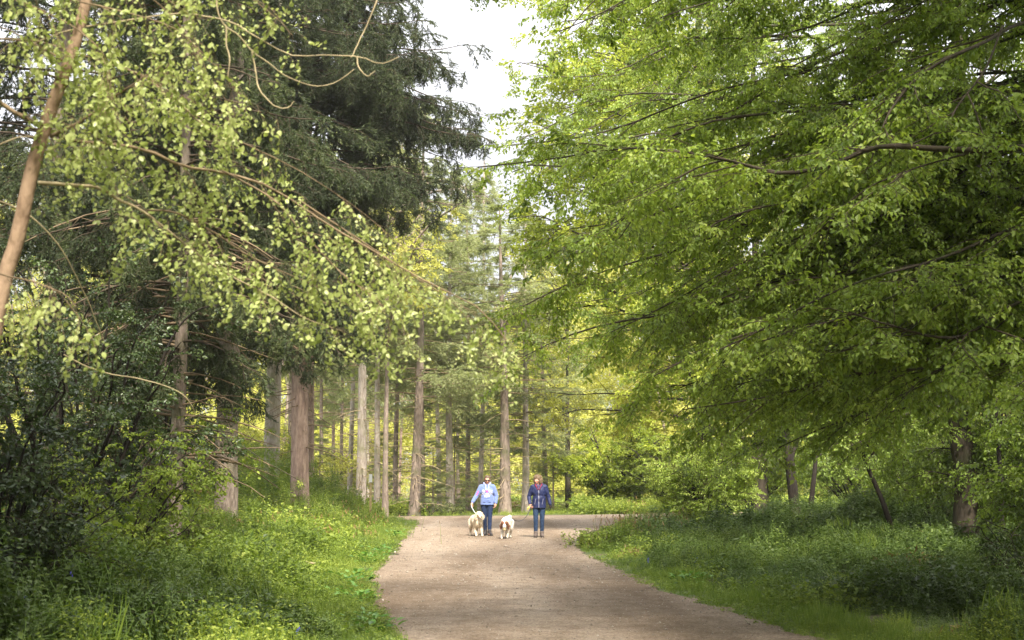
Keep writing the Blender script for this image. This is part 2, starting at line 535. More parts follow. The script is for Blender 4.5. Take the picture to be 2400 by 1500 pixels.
l(a2.outputs['Fac'], ad.inputs[0]); l(a3.outputs['Distance'], ad.inputs[1])
l(ad.outputs[0], bp.inputs['Height']); l(bp.outputs[0], p.inputs['Normal'])
l(p.outputs[0], o.inputs['Surface'])
M['gravel'] = m
outline = [(x, y) for y, x in PATH_L] + [(-8, 53.6), (-16, 53.2), (-16, 56.8), (-8, 57.2), (-3.2, 57.6), (1, 58.4), (6, 61), (14, 66), (40, 77)] + [(x, y) for y, x in PATH_R[::-1] if x <= 41]
dense = []
for k in range(len(outline)):
    a = np.array(outline[k], float); b = np.array(outline[(k + 1) % len(outline)], float)
    q = max(1, int(np.linalg.norm(b - a) / 0.22))
    for s in range(q):
        dense.append(a + (b - a) * s / q)
dense = np.array(dense)
wob = 0.10 * noise2(dense[:, 0], dense[:, 1], 4.0, 5) + 0.12 * noise2(dense[:, 0], dense[:, 1], 1.2, 6)
dense[:, 0] += wob; dense[:, 1] += wob * 0.6
bm = bmesh.new()
vsx = [bm.verts.new((x, y, 0.006)) for x, y in dense]
bm.faces.new(vsx)
bmesh.ops.triangulate(bm, faces=bm.faces[:])
me = bpy.data.meshes.new('path'); bm.to_mesh(me); bm.free(); me.materials.append(M['gravel'])
path = link('path', me)
tag(path, 'pale gravel woodland path with worn edges and a crossing track', kind='structure')

# loose stones on the path
oct_v = np.array([[1, 0, 0], [-1, 0, 0], [0, 1, 0], [0, -1, 0], [0, 0, 0.7], [0, 0, -0.7]])
oct_f = np.array([[0, 2, 4], [2, 1, 4], [1, 3, 4], [3, 0, 4], [2, 0, 5], [1, 2, 5], [3, 1, 5], [0, 3, 5]])
ns = 15000
yy = np.exp(rng.uniform(math.log(10), math.log(56), ns))
xl = np.interp(yy, PATH_L[:, 0], PATH_L[:, 1]); xr = np.interp(yy, PATH_R[:, 0], PATH_R[:, 1])
xx = xl + (xr - xl) * rng.uniform(0.0, 1.0, ns)
sz = np.exp(rng.normal(math.log(0.007), 0.45, ns)) * np.clip(yy / 20, 0.8, 1.3)
rt = rng.uniform(0.5, 1.3, (ns, 1, 3))
V = oct_v[None] * rt * sz[:, None, None]
an = rng.uniform(0, 6.28, ns)
V = np.stack([V[..., 0] * np.cos(an)[:, None] - V[..., 1] * np.sin(an)[:, None], V[..., 0] * np.sin(an)[:, None] + V[..., 1] * np.cos(an)[:, None], V[..., 2]], -1)
V += np.stack([xx, yy, 0.006 + sz * 0.25], -1)[:, None, :]
M['stone'] = leaf_mat('stone', (0.09, 0.07, 0.05), (0.25, 0.205, 0.165), (0.46, 0.41, 0.35), 0.0, 0.85, 0.3)
st = MB().add(V.reshape(-1, 3), (oct_f[None] + (np.arange(ns) * 6)[:, None, None]).reshape(-1, 3), 0, np.repeat(np.clip(rng.normal(0.5, 0.22, ns), 0, 1), 6)).build('loose_gravel', M['stone'])
tag(st, 'small loose stones scattered over the pale path', kind='stuff')


# ------------------------------------------------------------------ tree builders
def children(P, per_len, tmin, tmax, spread, lenf, r, flat=0.4, rad=None, jitter=0.15):
    """Side shoots for a batch of parent curves P (n,k,3). Returns start, dir, length, t, parent index."""
    n, k = P.shape[:2]
    seg = np.linalg.norm(np.diff(P, axis=1), axis=2)
    L = seg.sum(1)
    cnt = np.maximum(1, np.round(L * per_len * (tmax - tmin) + r.uniform(-0.5, 0.5, n))).astype(int)
    idx = np.repeat(np.arange(n), cnt)
    t = r.uniform(tmin, tmax, len(idx))
    u = t * (k - 1)
    i0 = np.minimum(u.astype(int), k - 2); f = (u - i0)[:, None]
    pos = P[idx, i0] * (1 - f) + P[idx, i0 + 1] * f
    tan = nrm(P[idx, i0 + 1] - P[idx, i0])
    up = np.array([0, 0, 1.0])
    side = nrm(np.cross(tan, up) + 1e-4)
    sgn = r.choice([-1.0, 1.0], len(idx))[:, None]
    ang = r.normal(spread, jitter, len(idx))[:, None]
    upc = r.normal(0, flat, len(idx))[:, None]
    d = tan * np.cos(ang) + side * sgn * np.sin(ang) + up * upc
    return pos, nrm(d), lenf(L[idx], t, r), t, idx


def add_leafage(mb, limbs, p, r, mat_leaf=0, mat_twig=1):
    """limbs: (n,k,3) curves that carry the foliage. Adds branches, twigs and leaves to MB."""
    pos, d, L, t, _ = children(limbs, p['b_per_m'], p.get('t0', 0.25), 1.0, p.get('b_angle', 0.85),
                               lambda PL, t, r: p['b_len'] * (1.15 - 0.75 * t) * r.uniform(0.6, 1.25, len(t)), r, p.get('flat', 0.25))
    B = curves(pos, d, L, 5, p.get('droop', 0.5), 0.10, r)
    rb = np.linspace(1, 0.25, 6)[None] * (p.get('b_rad', 0.010) * L / p['b_len'])[:, None]
    mb.add(*tubes(B, rb, 4), mat_twig, 0.5)
    pos, d, L, t, bi = children(B, p['t_per_m'], 0.08, 1.0, p.get('t_angle', 0.75),
                                lambda PL, t, r: (1.15 - 0.4 * t) * r.uniform(0.7, 1.25, len(t)), r, p.get('flat', 0.25))
    d = d - np.array([0, 0, 1.0]) * p.get('tdroop', 0.3) * r.uniform(0.3, 1.4, (len(d), 1))
    un = np.array([0, 0, 1.0]) + r.normal(size=(len(pos), 3)) * p.get('tilt', 0.3)
    bt = np.clip(r.normal(p.get('tint', 0.45), 0.15, len(B)), 0, 1)
    if p.get('keep') is not None:
        ok = p['keep'](pos, r)
        pos, d, L, un, bi = pos[ok], d[ok], L[ok], un[ok], bi[ok]
    off = bt[bi] - 0.5 + r.normal(0, 0.08, len(pos))
    mb.spray(pos, d, un, L * p.get('scale', 1.0), off, r.integers(0, len(SETS[p['spray']]), len(pos)))
    return pos, nrm(d), un, L, off


def make_sprays(key, nvar, seed, leafm, twigm, tl, leaf, gap, ratio=0.55, ntw=4, hang=0.3, tilt=0.35, droop=0.5, tpl=LEAF4, tw=0.003, twl=0.5, spread=0.8):
    """A few leafy twig shapes: a main twig with side twigs and alternate leaves, growing along +x."""
    out = []
    for v in range(nvar):
        r = np.random.default_rng(seed + v)
        mb = MB()
        main = curves(np.zeros((1, 3)), np.array([[1.0, 0, 0.05]]), np.array([tl]), 6, droop, 0.07, r)
        mb.add(*tubes(main, np.linspace(1, 0.4, 7)[None] * tw, 3), 1, 0.5)
        pos, d, L, t, _ = children(main, ntw / tl, 0.1, 0.9, spread, lambda PL, t, rr: tl * twl * (1.15 - 0.7 * t) * rr.uniform(0.7, 1.2, len(t)), r, 0.15)
        side = curves(pos, d, L, 6, droop, 0.08, r)
        mb.add(*tubes(side, np.broadcast_to(np.linspace(1, 0.4, 7)[None] * tw * 0.6, side.shape[:2]), 3), 1, 0.5)
        Q = np.concatenate([main, side]); LL = np.concatenate([[tl], L])
        cnt = np.maximum(2, np.round(LL / gap)).astype(int)
        idx = np.repeat(np.arange(len(Q)), cnt)
        first = np.concatenate([[0], np.cumsum(cnt)[:-1]])
        kk = np.arange(len(idx)) - first[idx]
        tt = (kk + r.uniform(0.3, 1.0, len(idx))) / cnt[idx]
        u = np.minimum(tt * 6, 5.999); i0 = u.astype(int); f = (u - i0)[:, None]
        lp = Q[idx, i0] * (1 - f) + Q[idx, i0 + 1] * f
        tan = nrm(Q[idx, i0 + 1] - Q[idx, i0])
        up = np.array([0, 0, 1.0])
        sd = nrm(np.cross(tan, up) + 1e-4) * np.where(kk % 2 == 0, 1.0, -1.0)[:, None]
        n_ = len(idx)
        ld = tan * 0.6 + sd * r.uniform(0.4, 1.1, (n_, 1)) - up * hang * r.uniform(0.2, 1.8, (n_, 1)) + r.normal(size=(n_, 3)) * 0.18
        un = up + r.normal(size=(n_, 3)) * tilt
        S = leaf * np.clip(r.normal(1, 0.2, n_), 0.5, 1.5)
        mb.leaf(lp, ld, un, S, S * ratio, np.clip(r.normal(0.5, 0.15, n_), 0, 1), tpl, 0)
        o = bpy.data.objects.new('spray_' + key, mb.mesh('spray_' + key, [leafm, twigm]))
        out.append(o)
    SETS[key] = out


def make_needle_sprays(key, nvar, seed, leafm, twigm, tl, needle, dens, droop, wr=0.22):
    out = []
    for v in range(nvar):
        r = np.random.default_rng(seed + v)
        mb = MB()
        main = curves(np.zeros((1, 3)), np.array([[1.0, 0, 0.0]]), np.array([tl]), 6, droop, 0.05, r)
        pos, d, L, t, _ = children(main, 7 / tl, 0.05, 0.9, 0.8, lambda PL, t, rr: tl * 0.5 * (1.15 - 0.8 * t) * rr.uniform(0.7, 1.2, len(t)), r, 0.15)
        side = curves(pos, d, L, 6, droop, 0.06, r)
        Q = np.concatenate([main, side]); LL = np.concatenate([[tl], L])
        mb.add(*tubes(Q, np.broadcast_to(np.linspace(1, 0.5, 7)[None] * 0.0035, Q.shape[:2]), 3), 1, 0.5)
        idx = np.repeat(np.arange(len(Q)), np.maximum(4, (LL * dens).astype(int)))
        u = r.uniform(0, 5.999, len(idx)); i0 = u.astype(int); f = (u - i0)[:, None]
        lp = Q[idx, i0] * (1 - f) + Q[idx, i0 + 1] * f
        tan = nrm(Q[idx, i0 + 1] - Q[idx, i0])
        ld = tan * 0.9 + nrm(r.normal(size=(len(idx), 3))) * 0.75
        S = needle * r.uniform(0.6, 1.25, len(idx))
        mb.leaf(lp, ld, r.normal(size=(len(idx), 3)), S, S * wr, np.clip(r.normal(0.45, 0.13, len(idx)) + 0.2 * (u > 5.0), 0, 1), NEEDLE, 0)
        out.append(bpy.data.objects.new('spray_' + key, mb.mesh('spray_' + key, [leafm, twigm])))
    SETS[key] = out


make_sprays('hornbeam', 5, 500, M['beech_leaf'], M['twig_dark'], 0.46, 0.060, 0.042, 0.54, 6, 0.45, 0.4, 0.18)
make_sprays('oak', 5, 510, M['oak_leaf'], M['twig_dark'], 0.50, 0.105, 0.075, 0.62, 5, 0.1, 0.8, 0.1)
make_sprays('gold', 5, 520, M['gold_leaf'], M['twig_dark'], 0.50, 0.095, 0.070, 0.60, 5, 0.2, 0.5, 0.3)
make_sprays('hazel', 5, 530, M['hazel_leaf'], M['twig_dark'], 0.40, 0.070, 0.055, 0.62, 5, 0.3, 0.45, 0.4)
make_sprays('darkbush', 4, 535, M['herb_dark'], M['twig_dark'], 0.36, 0.062, 0.045, 0.66, 5, 0.3, 0.5, 0.5)
make_sprays('holly', 4, 540, M['holly_leaf'], M['twig_dark'], 0.32, 0.048, 0.026, 0.62, 6, 0.1, 1.0, 0.2)
make_needle_sprays('spruce', 5, 550, M['needle'], M['twig_dark'], 0.34, 0.050, 150, 0.5)
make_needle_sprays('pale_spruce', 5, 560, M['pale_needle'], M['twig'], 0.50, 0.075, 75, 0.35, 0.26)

def own_leaves(root, base, pos, ld, un, S, tint, leafm, n_, ratio):
    """The leaves that show largest in the photograph, each a part of its own."""
    wp = pos + base
    dist = np.maximum(wp[:, 1], 0.5)
    u = wp[:, 0] / dist * FPX + 1200
    zc = (wp[:, 2] - CAMZ) / dist
    vv = 750 - (zc - sp / cp) / (1 + zc * sp / cp) * FPX
    score = np.where((u > 0) & (u < 2400) & (vv > 0) & (vv < 1500), S / dist, 0)
    ids = np.argsort(-score)[:n_]
    T, FF = LEAF6
    variants = [MB().add(T * np.array([1, ratio, 1]), FF, 0, tv).mesh('leaf', leafm) for tv in (0.3, 0.5, 0.7, 0.9)]
    d = nrm(ld[ids]); s_ = nrm(np.cross(d, un[ids])); nn = np.cross(s_, d)
    for q, i_ in enumerate(ids):
        o = bpy.data.objects.new('leaf', variants[int(np.clip(tint[i_] * 4, 0, 3))])
        C.objects.link(o); o.parent = root
        Mx = Matrix(((d[q][0], s_[q][0], nn[q][0]), (d[q][1], s_[q][1], nn[q][1]), (d[q][2], s_[q][2], nn[q][2]))).to_4x4()
        o.matrix_local = Matrix.Translation(Vector(pos[i_] + nn[q] * 0.002)) @ Mx @ Matrix.Scale(S[i_], 4)


def bez(a, b, lift, n, r, wob=0.11, curve=None):
    a = np.array(a, float); b = np.array(b, float)
    c = (a + b) / 2 + np.array([0, 0, lift])
    if curve is not None:
        c = c + curve
    t = np.linspace(0, 1, n)[:, None]
    P = a * (1 - t) ** 2 + 2 * c * t * (1 - t) + b * t ** 2
    L = np.linalg.norm(b - a)
    ph = r.uniform(0, 6.3, 6)
    for k in range(3):
        P[:, k] += wob * L * 0.35 * t[:, 0] * (0.5 * np.sin(t[:, 0] * 7 + ph[k]) + 0.35 * np.sin(t[:, 0] * 15 + ph[k + 3]))
    return P


def trunk_mesh(P, r0, r1, sides=16, rough=0.06, flare=1.35, seed=0):
    k = len(P)
    t = np.linspace(0, 1, k)
    rr = r0 + (r1 - r0) * t
    z = P[:, 2] - P[0, 2]
    rr = rr * (1 + (flare - 1) * np.exp(-z / 0.35))
    V, F = tubes(P, rr, sides)
    V = V.reshape(k, sides, 3)
    ctr = P[:, None, :]
    a = np.arange(sides) * 2 * math.pi / sides
    zz, aa = np.meshgrid(P[:, 2], a, indexing='ij')
    rs = np.random.default_rng(seed)
    ph = rs.uniform(0, 6.3, 8)
    nz = 0.5 * np.sin(aa * 5 + ph[0] + 0.7 * np.sin(zz * 1.3 + ph[1])) + 0.4 * np.sin(aa * 9 + zz * 2.1 + ph[2]) + 0.3 * np.sin(aa * 3 - zz * 0.8 + ph[3]) + rs.normal(0, 0.45, zz.shape)
    V = ctr + (V - ctr) * (1 + rough * nz)[..., None]
    return V.reshape(-1, 3), F


def broadleaf(name, label, cat, base, trunk_pts, r0, r1, limbs, lp, seed, bark, leafm, twigm, group=None, limb_r=0.05, extra_branch=True, pick=0, leaf_part_mat=None):
    """base: world xyz. trunk_pts world polyline. limbs: list of (k,3) curves (world). Things' parts are in local coordinates."""
    r = np.random.default_rng(seed)
    base = np.array(base, float)
    root = thing(name, label, cat, tuple(base), group)
    tp = catmull(trunk_pts, max(12, int(len(trunk_pts) * 8))) - base
    V, F = trunk_mesh(tp, r0, r1, 14, 0.05, 1.3, seed)
    MB().add(V, F).build('trunk', bark, root, True)
    K = 24
    LP = np.array([catmull(q, K) for q in limbs]) - base
    for qi_, q in enumerate(LP):
        Ln = np.linalg.norm(q[-1] - q[0])
        a = limb_r * min(1.5, Ln / 5 + 0.15)
        if qi_ < lp.get('thick', 0):
            a *= lp.get('main', 1.0)
        V, F = tubes(q, np.linspace(a, max(0.006, a * 0.14), K), 8)
        V = V + r.normal(size=V.shape) * a * 0.05
        MB().add(V, F).build('branch', bark, root, True)
    mb = MB()
    if lp.get('keep_px') is not None:
        f = lp['keep_px']
        lp = dict(lp)
        lp['keep'] = lambda P, rr: f(P + base, rr)
    info = add_leafage(mb, LP, lp, r)
    if pick:
        # the leaves that show largest become parts of their own
        pos, ld, un, S, off = info
        own_leaves(root, base, pos + ld * 0.40, ld, un, lp.get('own', 0.075) * (0.75 + 0.5 * (S - S.min()) / (np.ptp(S) + 1e-6)), off + 0.5, leafm, pick, 0.55)
    cr = mb.build('crown', [leafm, twigm], root, sprays=lp['spray'])
    cr['kind'] = 'stuff'
    return root


def conifer_crown(mb, z0, z1, reach, n_boughs, r, needle=0.07, dens=1.0, droop=0.5, hang=0.5, pale=0.0, wratio=0.22, azlim=None, prof=0.75, tint=0.45, scale=1.0, rz=None):
    """Boughs round a vertical axis at the origin; mb slots: 0 needles, 1 wood."""
    z = z0 + (z1 - z0) * r.uniform(0, 1, n_boughs) ** 0.95
    tt = (z - z0) / (z1 - z0)
    L = reach * (1 - tt) ** prof * r.uniform(0.7, 1.12, n_boughs) * (0.75 + 0.25 * smooth(tt * 5)) + 0.25
    if rz is not None:
        L = np.interp(z, [q[0] for q in rz], [q[1] for q in rz]) * r.uniform(0.75, 1.12, n_boughs)
    az = r.uniform(0, 2 * math.pi, n_boughs)
    if azlim is not None:
        az = r.uniform(azlim[0], azlim[1], n_boughs)
    up = 0.15 + 0.5 * tt
    d = np.stack([np.cos(az), np.sin(az), up * 0.6], -1)
    st = np.stack([np.zeros(n_boughs), np.zeros(n_boughs), z], -1)
    B = curves(st, d, L, 9, droop * 0.9, 0.035, r)
    # tips turn up again
    s = np.linspace(0, 1, 10)
    B[:, :, 2] += (smooth((s - 0.6) / 0.4) ** 1.5)[None] * (L * 0.10)[:, None]
    mb.add(*tubes(B, np.linspace(1, 0.12, 10)[None] * (0.010 + 0.006 * L)[:, None], 5), 1, 0.5)
    # side branchlets
    pos, dd, LL, t, bi = children(B, 5.0 * dens, 0.18, 1.0, 0.85, lambda PL, t, rr: (0.16 + 0.20 * PL * (1.05 - t)) * rr.uniform(0.6, 1.25, len(t)), r, 0.12)
    S = curves(pos, dd, LL, 4, hang, 0.07, r)
    mb.add(*tubes(S, np.broadcast_to(np.linspace(1, 0.3, 5)[None] * 0.006, S.shape[:2]), 3), 1, 0.5)
    # drooping sprays of needles
    bt = np.clip(r.normal(tint, 0.14, n_boughs), 0, 1)
    pos, dd, L3, t, si = children(S, 7.5 * dens, 0.0, 1.0, 0.6, lambda PL, t, rr: rr.uniform(0.65, 1.3, len(t)), r, 0.2)
    dd = dd - np.array([0, 0, 1.0]) * hang * r.uniform(0.2, 1.6, (len(dd), 1))
    mb.spray(pos, dd, r.normal(size=dd.shape) + [0, 0, 1], L3 * scale, bt[bi[si]] - 0.5 + r.normal(0, 0.06, len(pos)), r.integers(0, 5, len(pos)))
    k = n_boughs * 7
    idx = np.repeat(np.arange(n_boughs), 7)
    u = r.uniform(3.0, 8.99, k); i0 = u.astype(int); f = (u - i0)[:, None]
    lp = B[idx, i0] * (1 - f) + B[idx, i0 + 1] * f
    tan = nrm(B[idx, i0 + 1] - B[idx, i0])
    mb.spray(lp, tan + r.normal(size=tan.shape) * 0.25, np.array([0, 0, 1.0]) + r.normal(size=tan.shape) * 0.3, r.uniform(0.8, 1.3, k) * scale, bt[idx] - 0.4, r.integers(0, 5, k))


def dead_branches(mb, z0, z1, n, reach, r, mat=0, droop=0.5):
    z = r.uniform(z0, z1, n)
    az = r.uniform(0, 6.28, n)
    st = np.stack([np.zeros(n), np.zeros(n), z], -1)
    d = np.stack([np.cos(az), np.sin(az), r.uniform(-0.2, 0.3, n)], -1)
    L = reach * r.uniform(0.25, 1.0, n)
    B = curves(st, d, L, 5, droop, 0.07, r)
    mb.add(*tubes(B, np.linspace(1, 0.25, 6)[None] * (0.008 + 0.007 * L)[:, None], 4), mat, 0.5)
    pos, dd, LL, t, _ = children(B, 4.0, 0.3, 1.0, 0.8, lambda PL, t, rr: 0.35 * PL * (1.1 - t) * rr.uniform(0.4, 1.2, len(t)), r, 0.15)
    S = curves(pos, dd, LL, 3, droop, 0.12, r)
    mb.add(*tubes(S, np.broadcast_to(np.linspace(1, 0.4, 4)[None] * 0.005, S.shape[:2]), 3), mat, 0.5)


def trunk_px(px, Y):
    x = (px - 1200) / FPX * Y
    return np.array([x, Y, float(gz(x, Y)) - 0.05])


# ------------------------------------------------------------------ big dark conifers on the left
def big_conifer(label, px, Y, dia, H, crown_z, reach, nb, seed, bark, needle, droop=0.55, hang=0.7, dens=1.0, lean=0.0, nl=0.07, azlim=None, dead=(1.5, 6, 30, 2.0), tint=0.45, group='big conifers left of the path', scale=1.0, rz=None):
    r = np.random.default_rng(seed)
    b = trunk_px(px, Y)
    root = thing('conifer_tree', label, 'tree', tuple(b), group)
    zs = np.linspace(0, H, 90)
    P = np.stack([lean * zs / H + 0.03 * np.sin(zs * 0.5 + seed), 0.03 * np.cos(zs * 0.4 + seed), zs], -1)
    V, F = trunk_mesh(P, dia / 2, 0.03, 28, 0.05, 1.3, seed)
    MB().add(V, F).build('trunk', bark, root, True)
    mb = MB()
    conifer_crown(mb, crown_z, H - 0.3, reach, nb, r, nl, dens, droop, hang, azlim=azlim, tint=tint, scale=scale, rz=rz)
    c = mb.build('crown', [needle, M['twig_dark']], root, sprays='spruce')
    c['kind'] = 'stuff'
    if dead:
        mb = MB()
        dead_branches(mb, *dead, r)
        q = mb.build('dead_branches', M['twig'], root); q['kind'] = 'stuff'
    return root


big_conifer('tall dark spruce with drooping boughs and a reddish trunk standing in the left brambles', 705, 40, 0.52, 27, 5.2, 7.4, 300, 21, M['bark_red'], M['needle'], 0.8, 1.3, 1.0, nl=0.085, scale=1.5, rz=[(4.6, 1.8), (8, 2.9), (9.8, 4.4), (11.6, 6.3), (13.2, 5.2), (15, 3.5), (17, 2.9), (27, 0.6)], dead=(2.0, 6.5, 40, 2.2))
big_conifer('thick furrowed grey trunk rising from the grass left of the path, no low boughs', 537, 33, 0.55, 26, 5.4, 4.8, 210, 22, M['bark_conifer'], M['needle'], 0.8, 1.1, 0.8, nl=0.09, scale=1.5, dead=(3.5, 7, 22, 2.0))
big_conifer('broad pale pinkish conifer trunk between the furrowed grey trunk and the reddish one', 641, 50, 0.60, 25, 5.2, 4.6, 120, 23, M['bark_pale'], M['needle'], 0.7, 1.0, 0.8, nl=0.10, scale=1.6, dead=(2.5, 7, 26, 2.2))
big_conifer('thin brown trunked spruce with heavy hanging dark curtains of needles beside the birch', 417, 22, 0.24, 14, 3.3, 3.3, 170, 24, M['bark_conifer'], M['needle'], 1.1, 2.0, 1.1, nl=0.055, dead=(1.9, 6, 90, 2.7))
big_conifer('dark brown trunk half hidden behind the thin spruce and the green hazel', 370, 45, 0.62, 25, 5, 4.6, 120, 25, M['bark_red'], M['needle'], 0.8, 1.0, 0.8, nl=0.11, scale=1.6, dead=(3, 7, 20, 2.0))
big_conifer('dark conifer at the far left edge behind the holly', 120, 30, 0.5, 22, 3.2, 5.2, 230, 26, M['bark_conifer'], M['needle'], 0.8, 1.1, 0.9, nl=0.10, scale=1.4, dead=(2, 5, 24, 2.4))

# ------------------------------------------------------------------ conifer stand beyond the crossing track
stand = [  # px, width px, Y, crown z0, label, bark
    (680, 11, 62, 8, 'slim dark grey trunk glimpsed just left of the big reddish trunk', 'bark_conifer'),
    (724, 19, 53, 7.5, 'brown trunk standing close against the right side of the reddish trunk', 'bark_red'),
    (755, 9, 72, 8, 'thin brown trunk in the bushes right of the paired reddish trunks', 'bark_conifer'),
    (787, 8, 78, 7, 'short looking thin trunk behind the bramble bank, lit orange on one side', 'bark_red'),
    (805, 8, 74, 6.5, 'thin grey trunk one step left of the knotty pale trunk', 'bark_conifer'),
    (824, 11, 66, 9, 'knotty pale grey trunk left of the thick straight brown one', 'bark_pale'),
    (849, 22, 57, 10, 'thick straight brown trunk rising out of the brambles left of the signpost', 'bark_pale'),
    (864, 5, 80, 8, 'very thin sunlit trunk tucked behind the thick brown trunk', 'bark_pale'),
    (883, 13, 60, 9.5, 'smooth pale trunk immediately right of the white plaque on the post', 'bark_pale'),
    (893, 5, 84, 8, 'orange lit sliver of trunk right of the smooth pale one', 'bark_red'),
    (930, 11, 62, 7, 'slender trunk with short dead twigs above the end of the bramble bank', 'bark_conifer'),
    (939, 6, 82, 7, 'faint thin orange trunk beside the slender twiggy one', 'bark_red'),
    (974, 22, 58.6, 6.2, 'stout knobbly trunk at the left end of the crossing track', 'bark_conifer'),
    (990, 12, 62, 8, 'narrower trunk touching the stout knobbly one on its right', 'bark_conifer'),
    (1029, 10, 70, 6, 'pale slim trunk midway between the stout trunk and the hoodie walker', 'bark_pale'),
    (1055, 17, 63, 6.5, 'mottled grey trunk with a leafy tuft halfway up, left of the hoodie walker', 'bark_pale'),
    (1077, 8, 78, 6, 'thin brown trunk between the mottled trunk and the cream dog', 'bark_conifer'),
    (1101, 11, 66, 6, 'brown trunk with long dead side twigs directly behind the cream dog', 'bark_conifer'),
    (1127, 11, 68, 7, 'straight pale trunk rising behind the hoodie walker', 'bark_pale'),
    (1183, 24, 61, 7, 'thickest of the far trunks, standing behind the brown eared dog', 'bark_conifer'),
    (1229, 16, 64, 4.5, 'pale knotty trunk rising just left of the walker in the navy jacket', 'bark_pale'),
    (1278, 11, 68, 4.0, 'dark conifer with low green boughs behind the navy jacket walker', 'bark_conifer'),
]
r = np.random.default_rng(50)
crowns = []
for v in range(4):
    mb = MB()
    conifer_crown(mb, 0, 11.0, 2.7 + 0.3 * v, 74, np.random.default_rng(60 + v), 0.14, 0.46, 0.5, 0.5, prof=0.7, scale=1.15)
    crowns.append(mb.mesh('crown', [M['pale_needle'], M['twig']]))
deads = []
for v in range(4):
    mb = MB()
    dead_branches(mb, 0.8, 9.5, 80, 2.1, np.random.default_rng(70 + v), 0, 0.35)
    deads.append(mb.mesh('dead_branches', M['twig_gold']))
for q, (px, wpx, Y, cz, lab, bk) in enumerate(stand):
    cz = cz * 0.72 if px > 700 else cz
    b = trunk_px(px, Y)
    root = thing('conifer_tree', lab, 'tree', tuple(b), 'conifers of the stand beyond the crossing track', 0.0)
    dia = wpx / FPX * Y * 1.15
    top = 14.5 + 3 * r.uniform() if px > 950 else 17 + 4 * r.uniform()
    if px > 1170:
        top = 13.2
    zs = np.linspace(0, top, 50)
    P = np.stack([0.05 * np.sin(zs * 0.35 + q) + 0.012 * zs * r.normal(), 0.04 * np.cos(zs * 0.3 + q), zs], -1)
    V, F = trunk_mesh(P, dia / 2, 0.03, 18, 0.05, 1.25, 200 + q)
    MB().add(V, F).build('trunk', M[bk], root, True)
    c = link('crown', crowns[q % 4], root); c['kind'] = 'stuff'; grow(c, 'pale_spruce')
    c.location = (0, 0, cz); c.rotation_euler = (0, 0, r.uniform(0, 6.3))
    s = (top - cz) / 11.0
    if px > 1170 or 940 < px < 1000:
        s_x = 1.2
    else:
        s_x = 0.8
    c.scale = (s_x * r.uniform(0.85, 1.15), s_x * r.uniform(0.85, 1.15), s)
    d = link('dead_branches', deads[(q + 1) % 4], root); d['kind'] = 'stuff'
    d.rotation_euler = (0, 0, r.uniform(0, 6.3))
    d.scale = (0.9, 0.9, (cz + 1.5) / 9.5)

for q, (px, Y, h, lab) in enumerate(((1016, 60.5, 3.0, 'bushy young conifer beside the narrower trunk at the left end of the track'), (1066, 64, 4.6, 'young conifer under the mottled grey trunk'), (1100, 72, 4.0, 'half grown conifer seen between the mottled trunk and the cream dog'),
                                     (1296, 66, 5.0, 'dark young conifer right of the navy jacket walker'), (905, 66, 3.6, 'young conifer behind the end of the bramble bank'), (752, 62, 4.0, 'young conifer in the bushes right of the paired reddish trunks'), (1150, 76, 5.0, 'young conifer in the gap between the two walkers'))):
    b = trunk_px(px, Y)
    root = thing('conifer_sapling', lab, 'tree', tuple(b), 'young conifers among the stand')
    P = np.stack([np.zeros(10), np.zeros(10), np.linspace(0, h * 0.95, 10)], -1)
    V, F = tubes(P, np.linspace(0.05, 0.01, 10), 8)
    MB().add(V, F).build('trunk', M['bark_conifer'], root, True)
    c = link('crown', crowns[q % 4], root); c['kind'] = 'stuff'; grow(c, 'pale_spruce')
    c.location = (0, 0, 0.1); c.scale = (0.45, 0.45, h / 11.0)

# ------------------------------------------------------------------ deciduous trees on the right
def targets(n, r, px0, px1, py0, py1, Y0, Y1):
    return [at(r.uniform(px0, px1), r.uniform(py0, py1), r.uniform(Y0, Y1)) for _ in range(n)]


def gap_over_birch(P, r):
    """the opening in the canopy through which the birch stands in the light"""
    line = 7 - 0.78 * (P[:, 2] - 4)
    return ~((P[:, 0] > -3.8 + 0.35 * (P[:, 2] - 4)) & (P[:, 0] < 0.6 + 0.35 * (P[:, 2] - 4)) & (np.abs(P[:, 1] - line) < 2.8))


def edge_keep(side=0.0):
    """thin the foliage where the photograph shows the open sky wedge over the path (a gap in the crown in world space)"""
    def f(Pw, r):
        dist = np.maximum(Pw[:, 1], 0.5)
        x_over_y = Pw[:, 0] / dist
        zc = (Pw[:, 2] - CAMZ) / dist
        return ~((x_over_y < -0.002 + side) & (zc > 0.19) & (zc < 0.37)) & gap_over_birch(Pw, r)
    return f


# R1: hornbeam whose trunk stands just outside the right edge; its boughs reach over the path
r = np.random.default_rng(81)
tb = np.array([7.6, 15.0, float(gz(7.6, 15.0)) - 0.05])
trunk = [tb, tb + [0.05, 0.1, 2.5], tb + [-0.1, 0.2, 5.5], tb + [0.1, 0.1, 9], tb + [0.0, 0.0, 13]]
limbs = []
main = [tb + [0, 0.1, 3.4], at(2640, 372, 13.0), at(2400, 350, 12.2), at(2240, 352, 12.2), at(2100, 342, 12.3), at(2030, 352, 12.4), at(1950, 386, 12.5), at(1850, 406, 12.6), at(1780, 396, 12.8), at(1700, 374, 13.0), at(1600, 356, 13.3), at(1450, 348, 13.8), at(1300, 372, 14.3), at(1120, 392, 15.0)]
limbs.append(np.array(main))
limbs.append(np.array([at(2120, 345, 12.3), at(2210, 300, 12.5), at(2250, 240, 12.7), at(2310, 160, 13), at(2350, 60, 13.4)])[::-1])
limbs.append(np.array([tb + [0, 0.1, 4.8], at(2500, 60, 15), at(2280, 112, 13.2), at(2160, 175, 13.0), at(2100, 240, 12.9), at(2072, 290, 12.8), at(2040, 380, 12.8)]))
